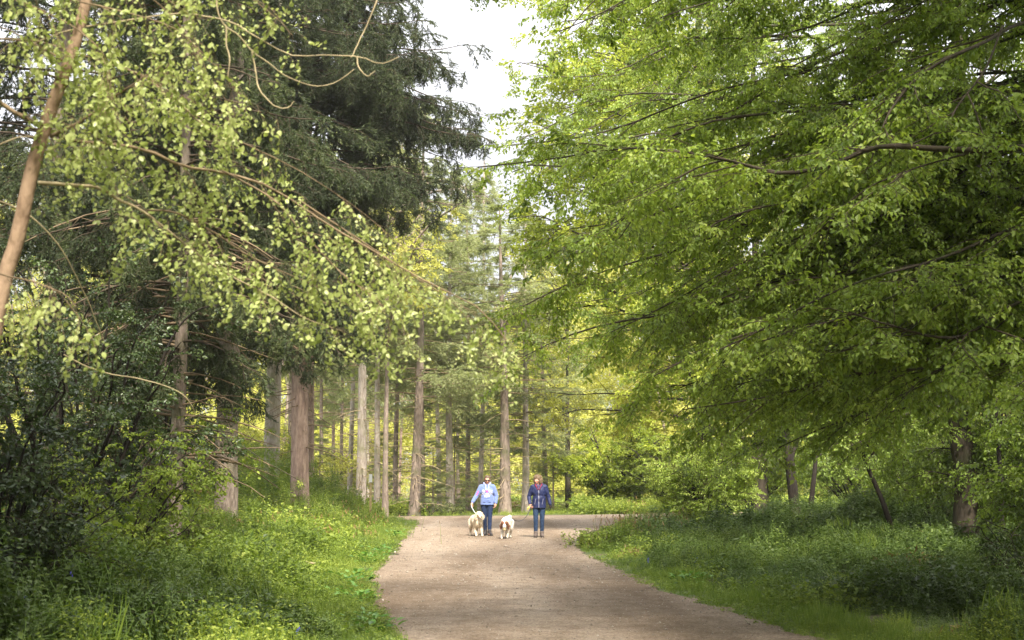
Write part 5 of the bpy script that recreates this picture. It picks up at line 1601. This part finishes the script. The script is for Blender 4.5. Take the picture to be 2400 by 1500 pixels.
def project(me, cx, cz, src, bend=0.0, off=0.004):
    sm = src.data
    bv = BVHTree.FromPolygons([v.co.copy() for v in sm.vertices], [tuple(p_.vertices) for p_ in sm.polygons])
    for v in me.vertices:
        x = v.co.x + cx; z = v.co.y + cz - bend * v.co.x ** 2
        hit = bv.ray_cast(Vector((x, -1, z)), Vector((0, 1, 0)))
        y = hit[0].y - off if hit[0] is not None else -0.13
        v.co = Vector((x, y, z))
    me.update()


def curve_obj(name, pts, rad, mat, parent=None, sides=8, n=24):
    P = catmull([np.array(p_, float) for p_ in pts], n)
    return MB().add(*tubes(P, np.full(n, rad), sides)).build(name, mat, parent, True)


# --- walker in the hoodie
Y1 = 39.5
P1 = np.array([(1142 - 1200) / FPX * Y1, Y1, 0.006])
p1 = thing('person', 'walker in a periwinkle blue hoodie and dark jeans holding a pale lead', 'person', tuple(P1))
J = dict(neck=(0, 0.01, 1.38), chest=(0, 0.0, 1.22), belly=(0, 0.0, 1.02), pelvis=(0, 0.01, 0.90),
         shl=(0.165, 0.01, 1.325), ell=(0.255, 0.02, 1.08), wrl=(0.235, -0.06, 0.88),
         shr=(-0.165, 0.01, 1.325), elr=(-0.290, 0.0, 1.09), wrr=(-0.405, -0.10, 0.90),
         hipl=(0.085, 0.01, 0.86), knl=(0.075, -0.03, 0.47), anl=(0.070, -0.06, 0.085),
         hipr=(-0.085, 0.01, 0.86), knr=(-0.060, 0.02, 0.47), anr=(-0.050, 0.10, 0.085))
hL = hand_caps(J['wrl'], (-0.10, -0.15, -1), (-1, 0, 0), (-0.1, -1, 0.1), 0.8)
hR = hand_caps(J['wrr'], (-0.25, -0.35, -1), (1, -0.2, 0), (0.2, -1, 0.1), 1.15)
hc1 = (0.005, -0.015, 1.515)
body, Q1 = person_base(J, hc1, 0.06, 0.12, hL, hR)
bo = blob('body', body, 0.0065, SKR, p1, 3)
# hoodie
hood = [((0, 0, 1.20), (0.19, 0.132, 0.17)), ((0, 0.0, 1.04), (0.178, 0.135, 0.17)), ((-0.07, 0.0, 1.0), 0.112, (-0.07, 0.0, 0.82), 0.112), ((0.07, 0.0, 1.0), 0.112, (0.07, 0.0, 0.82), 0.112), ((0, 0.0, 0.98), 0.125, (0, 0.0, 0.82), 0.125),
        ((-0.06, 0.01, 1.35), 0.085, J['shl'], 0.072), ((0.06, 0.01, 1.35), 0.085, J['shr'], 0.072)]
for s in 'lr':
    hood += [(J['sh' + s], 0.073, J['el' + s], 0.062), (J['el' + s], 0.062, tuple(Vector(J['wr' + s]).lerp(Vector(J['el' + s]), 0.08)), 0.047)]
hood += [((0.0, 0.04, 1.40), (0.095, 0.075, 0.05))]
ho = blob('hoodie', hood, 0.010, HOOD, p1, 4, (0.0035, 38), cut=0.85)
hd = [((-0.085, 0.00, 1.425), 0.034, (-0.05, 0.075, 1.44), 0.045), ((0.085, 0.00, 1.425), 0.034, (0.05, 0.075, 1.44), 0.045), ((-0.05, 0.075, 1.44), 0.048, (0.05, 0.075, 1.44), 0.048),
      ((-0.085, 0.0, 1.425), 0.032, (-0.035, -0.075, 1.375), 0.024), ((0.085, 0.0, 1.425), 0.032, (0.035, -0.075, 1.375), 0.024)]
blob('hood', hd, 0.008, CUFF, ho, 3)
blob('hem', [((-0.07, 0.0, 0.87), 0.1145, (-0.07, 0.0, 0.83), 0.1145), ((0.07, 0.0, 0.87), 0.1145, (0.07, 0.0, 0.83), 0.1145), ((0, 0, 0.87), 0.1275, (0, 0, 0.83), 0.1275)], 0.009, HOOD, ho, 2, cut=0.845)
blob('pocket', [((-0.07, -0.115, 0.965), 0.022, (0.07, -0.115, 0.965), 0.022), ((-0.09, -0.108, 0.93), 0.022, (0.09, -0.108, 0.93), 0.022)], 0.008, HOOD, ho, 2)
curve_obj('drawstring', [(-0.035, -0.10, 1.375), (-0.04, -0.135, 1.32), (-0.038, -0.148, 1.24)], 0.009, CORD, ho)
curve_obj('drawstring', [(0.038, -0.10, 1.375), (0.045, -0.135, 1.32), (0.043, -0.148, 1.235)], 0.009, CORD, ho)
chest_print('THE', 0.036, 0.0, 1.262, ho, PRINT, ho)
chest_print('GI', 0.088, -0.098, 1.212, ho, PRINT, ho)
chest_print('EC', 0.088, 0.100, 1.212, ho, PRINT, ho)
chest_print('ATHLETIC', 0.066, 0.0, 1.135, ho, PRINT, ho, bend=-0.6)
chest_print('DEPT', 0.062, 0.0, 1.073, ho, PRINT, ho)
bm = bmesh.new()
hp = []
for q in range(28):
    t_ = 2 * math.pi * q / 28
    hp.append(bm.verts.new((0.0021 * 16 * math.sin(t_) ** 3, 0.0021 * (13 * math.cos(t_) - 5 * math.cos(2 * t_) - 2 * math.cos(3 * t_) - math.cos(4 * t_)), 0)))
bm.faces.new(hp[::-1]); bmesh.ops.triangulate(bm, faces=bm.faces[:])
me = bpy.data.meshes.new('heart_print'); bm.to_mesh(me); bm.free(); project(me, 0.0, 1.205, ho); me.materials.append(PINK)
link('heart_print', me, ho)
me = bpy.data.meshes.new('sleeve_print')
bm = bmesh.new(); bmesh.ops.create_grid(bm, x_segments=4, y_segments=8, size=0.5)
for v in bm.verts:
    v.co.x *= 0.028; v.co.y *= 0.12; v.co.x += -v.co.y * -0.45
bm.to_mesh(me); bm.free(); project(me, -0.262, 1.16, ho); me.materials.append(PINK); link('sleeve_print', me, ho)


def trousers(J, mat, parent, wr=(0.098, 0.062, 0.051), zt=0.93):
    c = [((-0.05, 0.01, zt - 0.06), (0.118, 0.115, 0.085)), ((0.05, 0.01, zt - 0.06), (0.118, 0.115, 0.085))]
    for s in 'lr':
        a = Vector(J['an' + s]) + Vector((0, 0.012, 0.045))
        c += [(J['hip' + s], wr[0], J['kn' + s], wr[1]), (J['kn' + s], wr[1], a, wr[2])]
    return blob('jeans', c, 0.009, mat, parent, 4, (0.0028, 45))


trousers(J, JEAN1, p1)
for s, tt_ in (('l', 0.35), ('r', -0.15)):
    shoe(J, s, BOOT, p1, tt_)
# hair, glasses, mouth
hr = blob('hair', [(Q1(0, 0.022, 0.055), (0.083, 0.090, 0.078)), (Q1(-0.062, 0.0, 0.01), 0.024, Q1(-0.066, 0.02, -0.06), 0.018), (Q1(0.062, 0.0, 0.01), 0.024, Q1(0.066, 0.02, -0.05), 0.018), (Q1(0, 0.09, 0.03), (0.04, 0.04, 0.045))], 0.007, HAIR1, p1, 2, (0.003, 90))
tufts('hair_strands', hr, 500, 0.022, HAIR1, hr, 301, None, 0.5)
gl = blob('sunglasses', [(Q1(-0.045, -0.092, 0.004), 0.018, Q1(-0.018, -0.098, 0.002), 0.018), (Q1(0.045, -0.092, 0.004), 0.018, Q1(0.018, -0.098, 0.002), 0.018), (Q1(-0.02, -0.10, 0.010), 0.006, Q1(0.02, -0.10, 0.010), 0.006)], 0.005, GLASS, p1, 2)
curve_obj('temple', [Q1(-0.055, -0.085, 0.01), Q1(-0.074, -0.04, 0.012), Q1(-0.08, 0.0, 0.012)], 0.004, GLASS, gl)
curve_obj('temple', [Q1(0.055, -0.085, 0.01), Q1(0.074, -0.04, 0.012), Q1(0.08, 0.0, 0.012)], 0.004, GLASS, gl)
blob('mouth', [(Q1(-0.020, -0.079, -0.055), 0.006, Q1(0.020, -0.079, -0.055), 0.006)], 0.004, LIP, p1, 1)

# --- walker in the navy jacket
Y2 = 38.4
P2 = np.array([(1263 - 1200) / FPX * Y2, Y2, 0.006])
p2 = thing('person', 'walker with curly auburn hair, navy zipped jacket and blue jeans', 'person', tuple(P2))
K2 = dict(neck=(-0.02, 0.01, 1.39), chest=(-0.005, 0.0, 1.23), belly=(0, 0.0, 1.03), pelvis=(0, 0.01, 0.90),
          shl=(0.165, 0.01, 1.335), ell=(0.250, 0.03, 1.08), wrl=(0.305, -0.03, 0.86),
          shr=(-0.175, 0.01, 1.335), elr=(-0.265, 0.04, 1.08), wrr=(-0.245, -0.10, 0.87),
          hipl=(0.085, 0.01, 0.86), knl=(0.080, 0.0, 0.47), anl=(0.075, 0.03, 0.085),
          hipr=(-0.085, 0.01, 0.86), knr=(-0.090, -0.03, 0.47), anr=(-0.090, -0.02, 0.085))
hL = hand_caps(K2['wrl'], (0.08, -0.12, -1), (-1, 0, 0), (-0.1, -1, 0.1), 0.5)
hR = hand_caps(K2['wrr'], (0.25, -0.45, -0.9), (1, 0, 0.2), (0.1, -0.7, 0.8), 1.2)
hc2 = (-0.045, -0.01, 1.525)
body, Q2 = person_base(K2, hc2, -0.55, 0.05, hL, hR)
blob('body', body, 0.0065, SKR, p2, 3)
jk = [((0, 0, 1.20), (0.19, 0.138, 0.19)), ((0, 0.0, 1.02), (0.180, 0.138, 0.19)), ((-0.07, 0.0, 1.0), 0.115, (-0.075, 0.0, 0.74), 0.116), ((0.07, 0.0, 1.0), 0.115, (0.075, 0.0, 0.74), 0.116), ((0, 0.0, 0.98), 0.13, (0, 0.0, 0.74), 0.13),
      ((-0.06, 0.01, 1.36), 0.078, K2['shl'], 0.070), ((0.04, 0.01, 1.36), 0.078, K2['shr'], 0.070)]
for s in 'lr':
    jk += [(K2['sh' + s], 0.072, K2['el' + s], 0.060), (K2['el' + s], 0.060, tuple(Vector(K2['wr' + s]).lerp(Vector(K2['el' + s]), 0.10)), 0.046)]
ja = blob('jacket', jk, 0.010, NAVY, p2, 4, (0.004, 30), cut=0.785)
blob('collar', [((-0.115, -0.02, 1.405), 0.026, (-0.07, 0.065, 1.43), 0.034), ((0.10, -0.02, 1.415), 0.030, (0.05, 0.065, 1.43), 0.036), ((-0.07, 0.065, 1.43), 0.036, (0.05, 0.065, 1.43), 0.036), ((0.10, -0.03, 1.41), 0.022, (0.03, -0.125, 1.30), 0.012), ((-0.12, -0.03, 1.40), 0.022, (-0.045, -0.12, 1.30), 0.012)], 0.008, NAVY, ja, 2)
blob('lining', [((0.075, -0.05, 1.408), 0.020, (0.005, -0.138, 1.27), 0.010), ((-0.100, -0.05, 1.400), 0.020, (-0.035, -0.136, 1.27), 0.010)], 0.006, WINE, ja, 2)
SH = plain('dark_shirt', (0.07, 0.05, 0.10), 0.85, 0.2, 0.5, 60)
blob('shirt', [((-0.02, -0.075, 1.35), (0.055, 0.045, 0.05)), ((-0.018, -0.105, 1.28), (0.028, 0.036, 0.05))], 0.007, SH, p2, 2)
me = bpy.data.meshes.new('zip'); bm = bmesh.new(); bmesh.ops.create_grid(bm, x_segments=2, y_segments=30, size=0.5)
for v in bm.verts:
    v.co.x *= 0.012; v.co.y *= 0.46
bm.to_mesh(me); bm.free(); project(me, -0.010, 1.02, ja, 0, 0.005); me.materials.append(ZIP); link('zip', me, ja)
for sx in (-0.105, 0.095):
    me = bpy.data.meshes.new('pocket_zip'); bm = bmesh.new(); bmesh.ops.create_grid(bm, x_segments=1, y_segments=10, size=0.5)
    for v in bm.verts:
        v.co.x = v.co.x * 0.008 + v.co.y * 0.03; v.co.y *= 0.15
    bm.to_mesh(me); bm.free(); project(me, sx, 0.95, ja, 0, 0.005); me.materials.append(ZIP); link('pocket_zip', me, ja)
trousers(K2, JEAN2, p2)
for s, tt_ in (('l', 0.1), ('r', -0.12)):
    shoe(K2, s, SHOE, p2, tt_)
blob('glove', hand_caps((0.305, -0.032, 0.872), (0.08, -0.12, -1), (-1, 0, 0), (-0.1, -1, 0.1), 0.5, 1.12), 0.007, GLOVE, p2, 2)
hr = blob('hair', [(Q2(0, 0.025, 0.045), (0.105, 0.102, 0.090)), (Q2(-0.075, 0.01, -0.03), (0.040, 0.05, 0.06)), (Q2(0.075, 0.02, -0.03), (0.046, 0.055, 0.075)), (Q2(0.02, 0.085, -0.03), (0.075, 0.05, 0.085)), (Q2(0, -0.055, 0.085), (0.06, 0.035, 0.028))], 0.008, HAIR2, p2, 2, (0.008, 70))
tufts('curls', hr, 1500, 0.030, HAIR2, hr, 302, None, 0.2)
for sx in (-0.028, 0.028):
    e = blob('eye', [(Q2(sx, -0.078, 0.006), (0.011, 0.011, 0.008))], 0.004, EYEW, p2, 1)
    blob('pupil', [(Q2(sx, -0.087, 0.006), (0.0055, 0.004, 0.0055))], 0.0025, GLASS, e, 0)
blob('mouth', [(Q2(-0.020, -0.079, -0.055), 0.006, Q2(0.020, -0.079, -0.055), 0.006)], 0.004, LIP, p2, 1)
yb = thing('waste_bag_roll', 'small yellow bag roll held in the hand of the walker in the navy jacket', 'bag', tuple(P2 + np.array([-0.30, -0.17, 0.785])))
blob('bag', [((0, 0, 0), 0.026, (0.03, 0.01, 0.01), 0.022), ((0, 0, -0.02), 0.018, (-0.01, 0, -0.055), 0.010)], 0.006, YEL, yb, 2, (0.002, 120))

# --- dogs
CREAM = plain('cream_coat', (0.74, 0.64, 0.50), 0.9, 0.15, 0.14, 14, 0.5)
CREAMF = leaf_mat('cream_fur', (0.62, 0.50, 0.36), (0.76, 0.67, 0.54), (0.84, 0.78, 0.68), 0.3, 0.8, 0.2, (1, 1, 1))
WHITE = plain('white_coat', (0.72, 0.66, 0.56), 0.9, 0.15, 0.10, 14, 0.5)
WHITEF = leaf_mat('white_fur', (0.62, 0.52, 0.42), (0.78, 0.73, 0.65), (0.84, 0.82, 0.78), 0.3, 0.8, 0.2, (1, 1, 1))
TAN = plain('tan_ear', (0.50, 0.32, 0.17), 0.9, 0.15, 0.2, 20, 0.4)
BROWN = plain('liver_brown_coat', (0.19, 0.08, 0.045), 0.85, 0.2, 0.3, 20, 0.4)
BROWNF = leaf_mat('liver_brown_fur', (0.11, 0.045, 0.025), (0.20, 0.09, 0.05), (0.32, 0.16, 0.10), 0.1, 0.7, 0.25, (1, 1, 1))
NOSE = plain('dog_nose', (0.02, 0.015, 0.015), 0.35, 0.5, 0.0)
TONG = plain('tongue', (0.5, 0.16, 0.16), 0.4, 0.5, 0.05)


def dog(label, origin, head, hyaw, htilt, hs, chest, rump, backz, legs, coat, coatf, earm, earf, tail, seed, ear_drop=0.10, nose_mat=None, face_patch=None, extra=()):
    d = thing('dog', label, 'dog', tuple(origin))
    chest = Vector(chest); rump = Vector(rump)
    mid = chest.lerp(rump, 0.55)
    axis = (rump - chest).normalized()
    c_, s_ = math.cos(hyaw), math.sin(hyaw); ct, stt = math.cos(htilt), math.sin(htilt)

    def Q(x, y, z):
        y2 = y * ct - z * stt; z2 = y * stt + z * ct
        return (head[0] + (x * c_ - y2 * s_) * hs, head[1] + (x * s_ + y2 * c_) * hs, head[2] + z2 * hs)
    caps = [(chest, 0.125, mid, 0.125), (mid, 0.125, rump, 0.112), (tuple(chest - axis * 0.02 - Vector((0, 0, 0.05))), (0.105, 0.13, 0.14)),
            (tuple(chest - axis * 0.05 + Vector((0, 0, 0.03))), 0.105, Q(0, 0.07, -0.03), 0.075 * hs),
            (Q(0, 0.02, 0.015), (0.078 * hs, 0.085 * hs, 0.07 * hs)),
            (Q(0, -0.03, 0.0), 0.052 * hs, Q(0, -0.135, -0.035), 0.036 * hs),
            (Q(0, -0.05, -0.045), 0.028 * hs, Q(0, -0.12, -0.065), 0.021 * hs),
            (Q(-0.03, -0.035, 0.035), 0.018 * hs, Q(0.03, -0.035, 0.035), 0.018 * hs)]
    for (kind, sh, el, wr, ft) in legs:
        sh, el, wr, ft = map(Vector, (sh, el, wr, ft))
        if kind == 'f':
            caps += [(sh, 0.070, el, 0.047), (el, 0.045, wr, 0.031), (wr, 0.030, ft + Vector((0, 0, 0.035)), 0.027)]
        else:
            caps += [(sh, 0.088, el, 0.058), (el, 0.052, wr, 0.029), (wr, 0.029, ft + Vector((0, 0, 0.035)), 0.026)]
        caps += [(ft + Vector((0, 0.005, 0.028)), 0.030, ft + Vector((0, -0.045, 0.024)), 0.027)]
    t0 = Vector(tail[0])
    for a, b, ra_, rb_ in zip(tail, tail[1:], (0.04, 0.045), (0.045, 0.025)):
        caps.append((a, ra_, b, rb_))
    for e in extra:
        caps.append(e)
    b = blob('body', caps, 0.010, coat, d, 4, (0.004, 55))
    fc = np.array(Q(0, -0.09, 0.0))
    tufts('coat', b, 8000, 0.030, coatf, b, seed, None, 0.9, lambda p_: (p_[:, 2] > 0.12) & (np.linalg.norm(p_ - fc, axis=1) > 0.105 * hs))
    for sx in (-1, 1):
        er = blob('ear', [(Q(sx * 0.062, 0.015, 0.045), 0.022 * hs, Q(sx * 0.098, 0.0, -ear_drop * 0.4), 0.030 * hs), (Q(sx * 0.098, 0.0, -ear_drop * 0.4), 0.034 * hs, Q(sx * 0.092, -0.01, -ear_drop), 0.022 * hs)], 0.008, earm, d, 2, (0.003, 90))
        tufts('ear_fur', er, 350, 0.035, earf, er, seed + 3 + sx, None, 1.0)
        e = blob('eye', [(Q(sx * 0.031, -0.052, 0.030), (0.0115 * hs, 0.0115 * hs, 0.0115 * hs))], 0.004, NOSE, d, 1)
    blob('nose', [(Q(0, -0.165, -0.022), (0.020 * hs, 0.014 * hs, 0.015 * hs))], 0.004, NOSE, d, 1)
    return d, Q


Yd1 = 38.9
O1 = np.array([(1117 - 1200) / FPX * Yd1, Yd1, 0.006])
hd1 = (0.085, -0.10, 0.585)
dg1, Qd1 = dog('cream shaggy dog standing on the path beside the hoodie walker', O1, hd1, 0.32, 0.10, 1.12, (0.035, 0.06, 0.44), (-0.085, 0.62, 0.45), 0.5,
     [('f', (-0.045, 0.07, 0.40), (-0.045, 0.10, 0.27), (-0.020, 0.06, 0.13), (0.005, 0.03, 0.0)),
      ('f', (0.105, 0.08, 0.40), (0.120, 0.11, 0.27), (0.145, 0.10, 0.13), (0.165, 0.10, 0.0)),
      ('h', (-0.150, 0.60, 0.40), (-0.155, 0.52, 0.27), (-0.175, 0.66, 0.16), (-0.175, 0.60, 0.0)),
      ('h', (-0.020, 0.62, 0.40), (0.000, 0.54, 0.27), (0.000, 0.68, 0.16), (0.010, 0.62, 0.0))],
     CREAM, CREAMF, TAN, CREAMF, [(-0.09, 0.70, 0.47), (-0.14, 0.86, 0.42), (-0.17, 0.98, 0.30)], 310, 0.085)
blob('mouth', [(Qd1(-0.02, -0.135, -0.056), 0.007, Qd1(0.02, -0.135, -0.056), 0.007)], 0.004, NOSE, dg1, 1)

Yd2 = 37.6
O2 = np.array([(1186 - 1200) / FPX * Yd2, Yd2, 0.006])
hd2 = (-0.035, -0.22, 0.395)
dg2, Qd2 = dog('white spaniel with brown ears walking head low with a ball in its mouth', O2, hd2, -0.05, 0.45, 1.0, (-0.01, 0.05, 0.43), (0.065, 0.66, 0.46), 0.5,
     [('f', (-0.085, 0.05, 0.38), (-0.090, 0.06, 0.26), (-0.100, -0.06, 0.14), (-0.110, -0.14, 0.0)),
      ('f', (0.065, 0.06, 0.38), (0.060, 0.10, 0.26), (0.045, 0.12, 0.13), (0.035, 0.10, 0.0)),
      ('h', (0.005, 0.64, 0.42), (0.0, 0.56, 0.28), (0.0, 0.70, 0.17), (0.005, 0.62, 0.0)),
      ('h', (0.125, 0.66, 0.42), (0.130, 0.58, 0.28), (0.125, 0.76, 0.17), (0.115, 0.72, 0.0))],
     WHITE, WHITEF, BROWN, BROWNF, [(0.07, 0.74, 0.50), (0.10, 0.88, 0.55), (0.12, 1.00, 0.52)], 320, 0.12)
for sx in (-1, 1):
    pp = blob('face_patch', [(Qd2(sx * 0.040, -0.018, 0.030), (0.046, 0.058, 0.055))], 0.007, BROWN, dg2, 2, (0.002, 90))
    tufts('patch_fur', pp, 250, 0.025, BROWNF, pp, 330 + sx, None, 0.5)
    blob('eye', [(Qd2(sx * 0.034, -0.074, 0.026), (0.010, 0.010, 0.010))], 0.004, NOSE, dg2, 1)
blob('jaw', [(Qd2(0, -0.05, -0.075), 0.026, Qd2(0, -0.115, -0.108), 0.022)], 0.006, NOSE, dg2, 2)
ball = thing('ball', 'tan ball carried in the mouth of the brown eared dog', 'ball', tuple(O2 + np.array(Qd2(0, -0.160, -0.078))))
bm = bmesh.new(); bmesh.ops.create_icosphere(bm, subdivisions=4, radius=0.034)
for f in bm.faces:
    f.smooth = True
BALLM = plain('tan_felt', (0.52, 0.40, 0.20), 0.9, 0.1, 0.15, 60, 0.5)
bmo('sphere', bm, BALLM, ball)
a = np.linspace(0, 2 * math.pi, 60)
seam = np.stack([np.cos(a) * 0.0345 * np.cos(0.35 * np.sin(2 * a)), np.sin(a) * 0.0345 * np.cos(0.35 * np.sin(2 * a)), 0.0345 * np.sin(0.35 * np.sin(2 * a))], -1)
MB().add(*tubes(seam, np.full(60, 0.0016), 5)).build('seam', WHITE, ball, True)

# --- leads
LEAD1 = plain('pale_webbing', (0.70, 0.72, 0.80), 0.7, 0.3, 0.1)
LEAD2 = plain('dark_cord', (0.06, 0.055, 0.06), 0.7, 0.3, 0.1)
hand1 = P1 + np.array([-0.43, -0.15, 0.82])
neck1 = O1 + np.array([0.02, 0.00, 0.60])
l1 = thing('dog_lead', 'short pale webbing lead from the hoodie walker to the cream dog', 'lead', tuple(hand1))
curve_obj('strap', [(0.012, 0.0, 0.06), (0.0, 0, 0), tuple((neck1 - hand1) * 0.35 + [0, 0, -0.04]), tuple((neck1 - hand1) * 0.7 + [0, 0, -0.035]), tuple(neck1 - hand1)], 0.0075, LEAD1, l1)
cl = thing('dog_collar', 'pale collar round the neck of the cream dog', 'collar', tuple(O1))
a = np.linspace(0, 2 * math.pi, 40)
ctr = np.array([0.063, -0.012, 0.545])
ax = np.array([0.25, -0.6, 0.75]); ax /= np.linalg.norm(ax)
u_ = np.cross(ax, [1, 0, 0]); u_ /= np.linalg.norm(u_); v_ = np.cross(ax, u_)
ringp = ctr + 0.108 * (np.cos(a)[:, None] * u_ + np.sin(a)[:, None] * v_)
MB().add(*tubes(ringp, np.full(40, 0.010), 6)).build('band', LEAD1, cl, True)
hand2 = P2 + np.array([-0.225, -0.165, 0.80])
neck2 = O2 + np.array([0.09, 0.04, 0.56])
l2 = thing('dog_lead', 'dark lead hanging in a loop from the navy jacket walker to the spaniel', 'lead', tuple(hand2))
e = neck2 - hand2
curve_obj('cord', [(0.01, 0.01, 0.06), (0, 0, 0), tuple(e * 0.18 + [0, 0, -0.17]), tuple(e * 0.42 + [0, 0, -0.235]), tuple(e * 0.70 + [0, 0, -0.17]), tuple(e * 0.9 + [0, 0, -0.05]), tuple(e)], 0.0095, LEAD2, l2)

# ------------------------------------------------------------------ pale spring haze in the wood
bm = bmesh.new(); bmesh.ops.create_cube(bm, size=1)
for v in bm.verts:
    v.co = Vector((v.co.x * 640, 170 + v.co.y * 500, 14.8 + v.co.z * 36))
me = bpy.data.meshes.new('haze'); bm.to_mesh(me); bm.free()
m, t, n, l, o = newmat('haze_air')
pv = n('ShaderNodeVolumePrincipled')
pv.inputs['Color'].default_value = (0.97, 0.97, 0.93, 1)
pv.inputs['Density'].default_value = 0.0005
pv.inputs['Anisotropy'].default_value = 0.35
l(pv.outputs[0], o.inputs['Volume'])
me.materials.append(m)
hz = link('haze', me)
tag(hz, 'faint pale haze hanging in the air of the wood', kind='stuff')
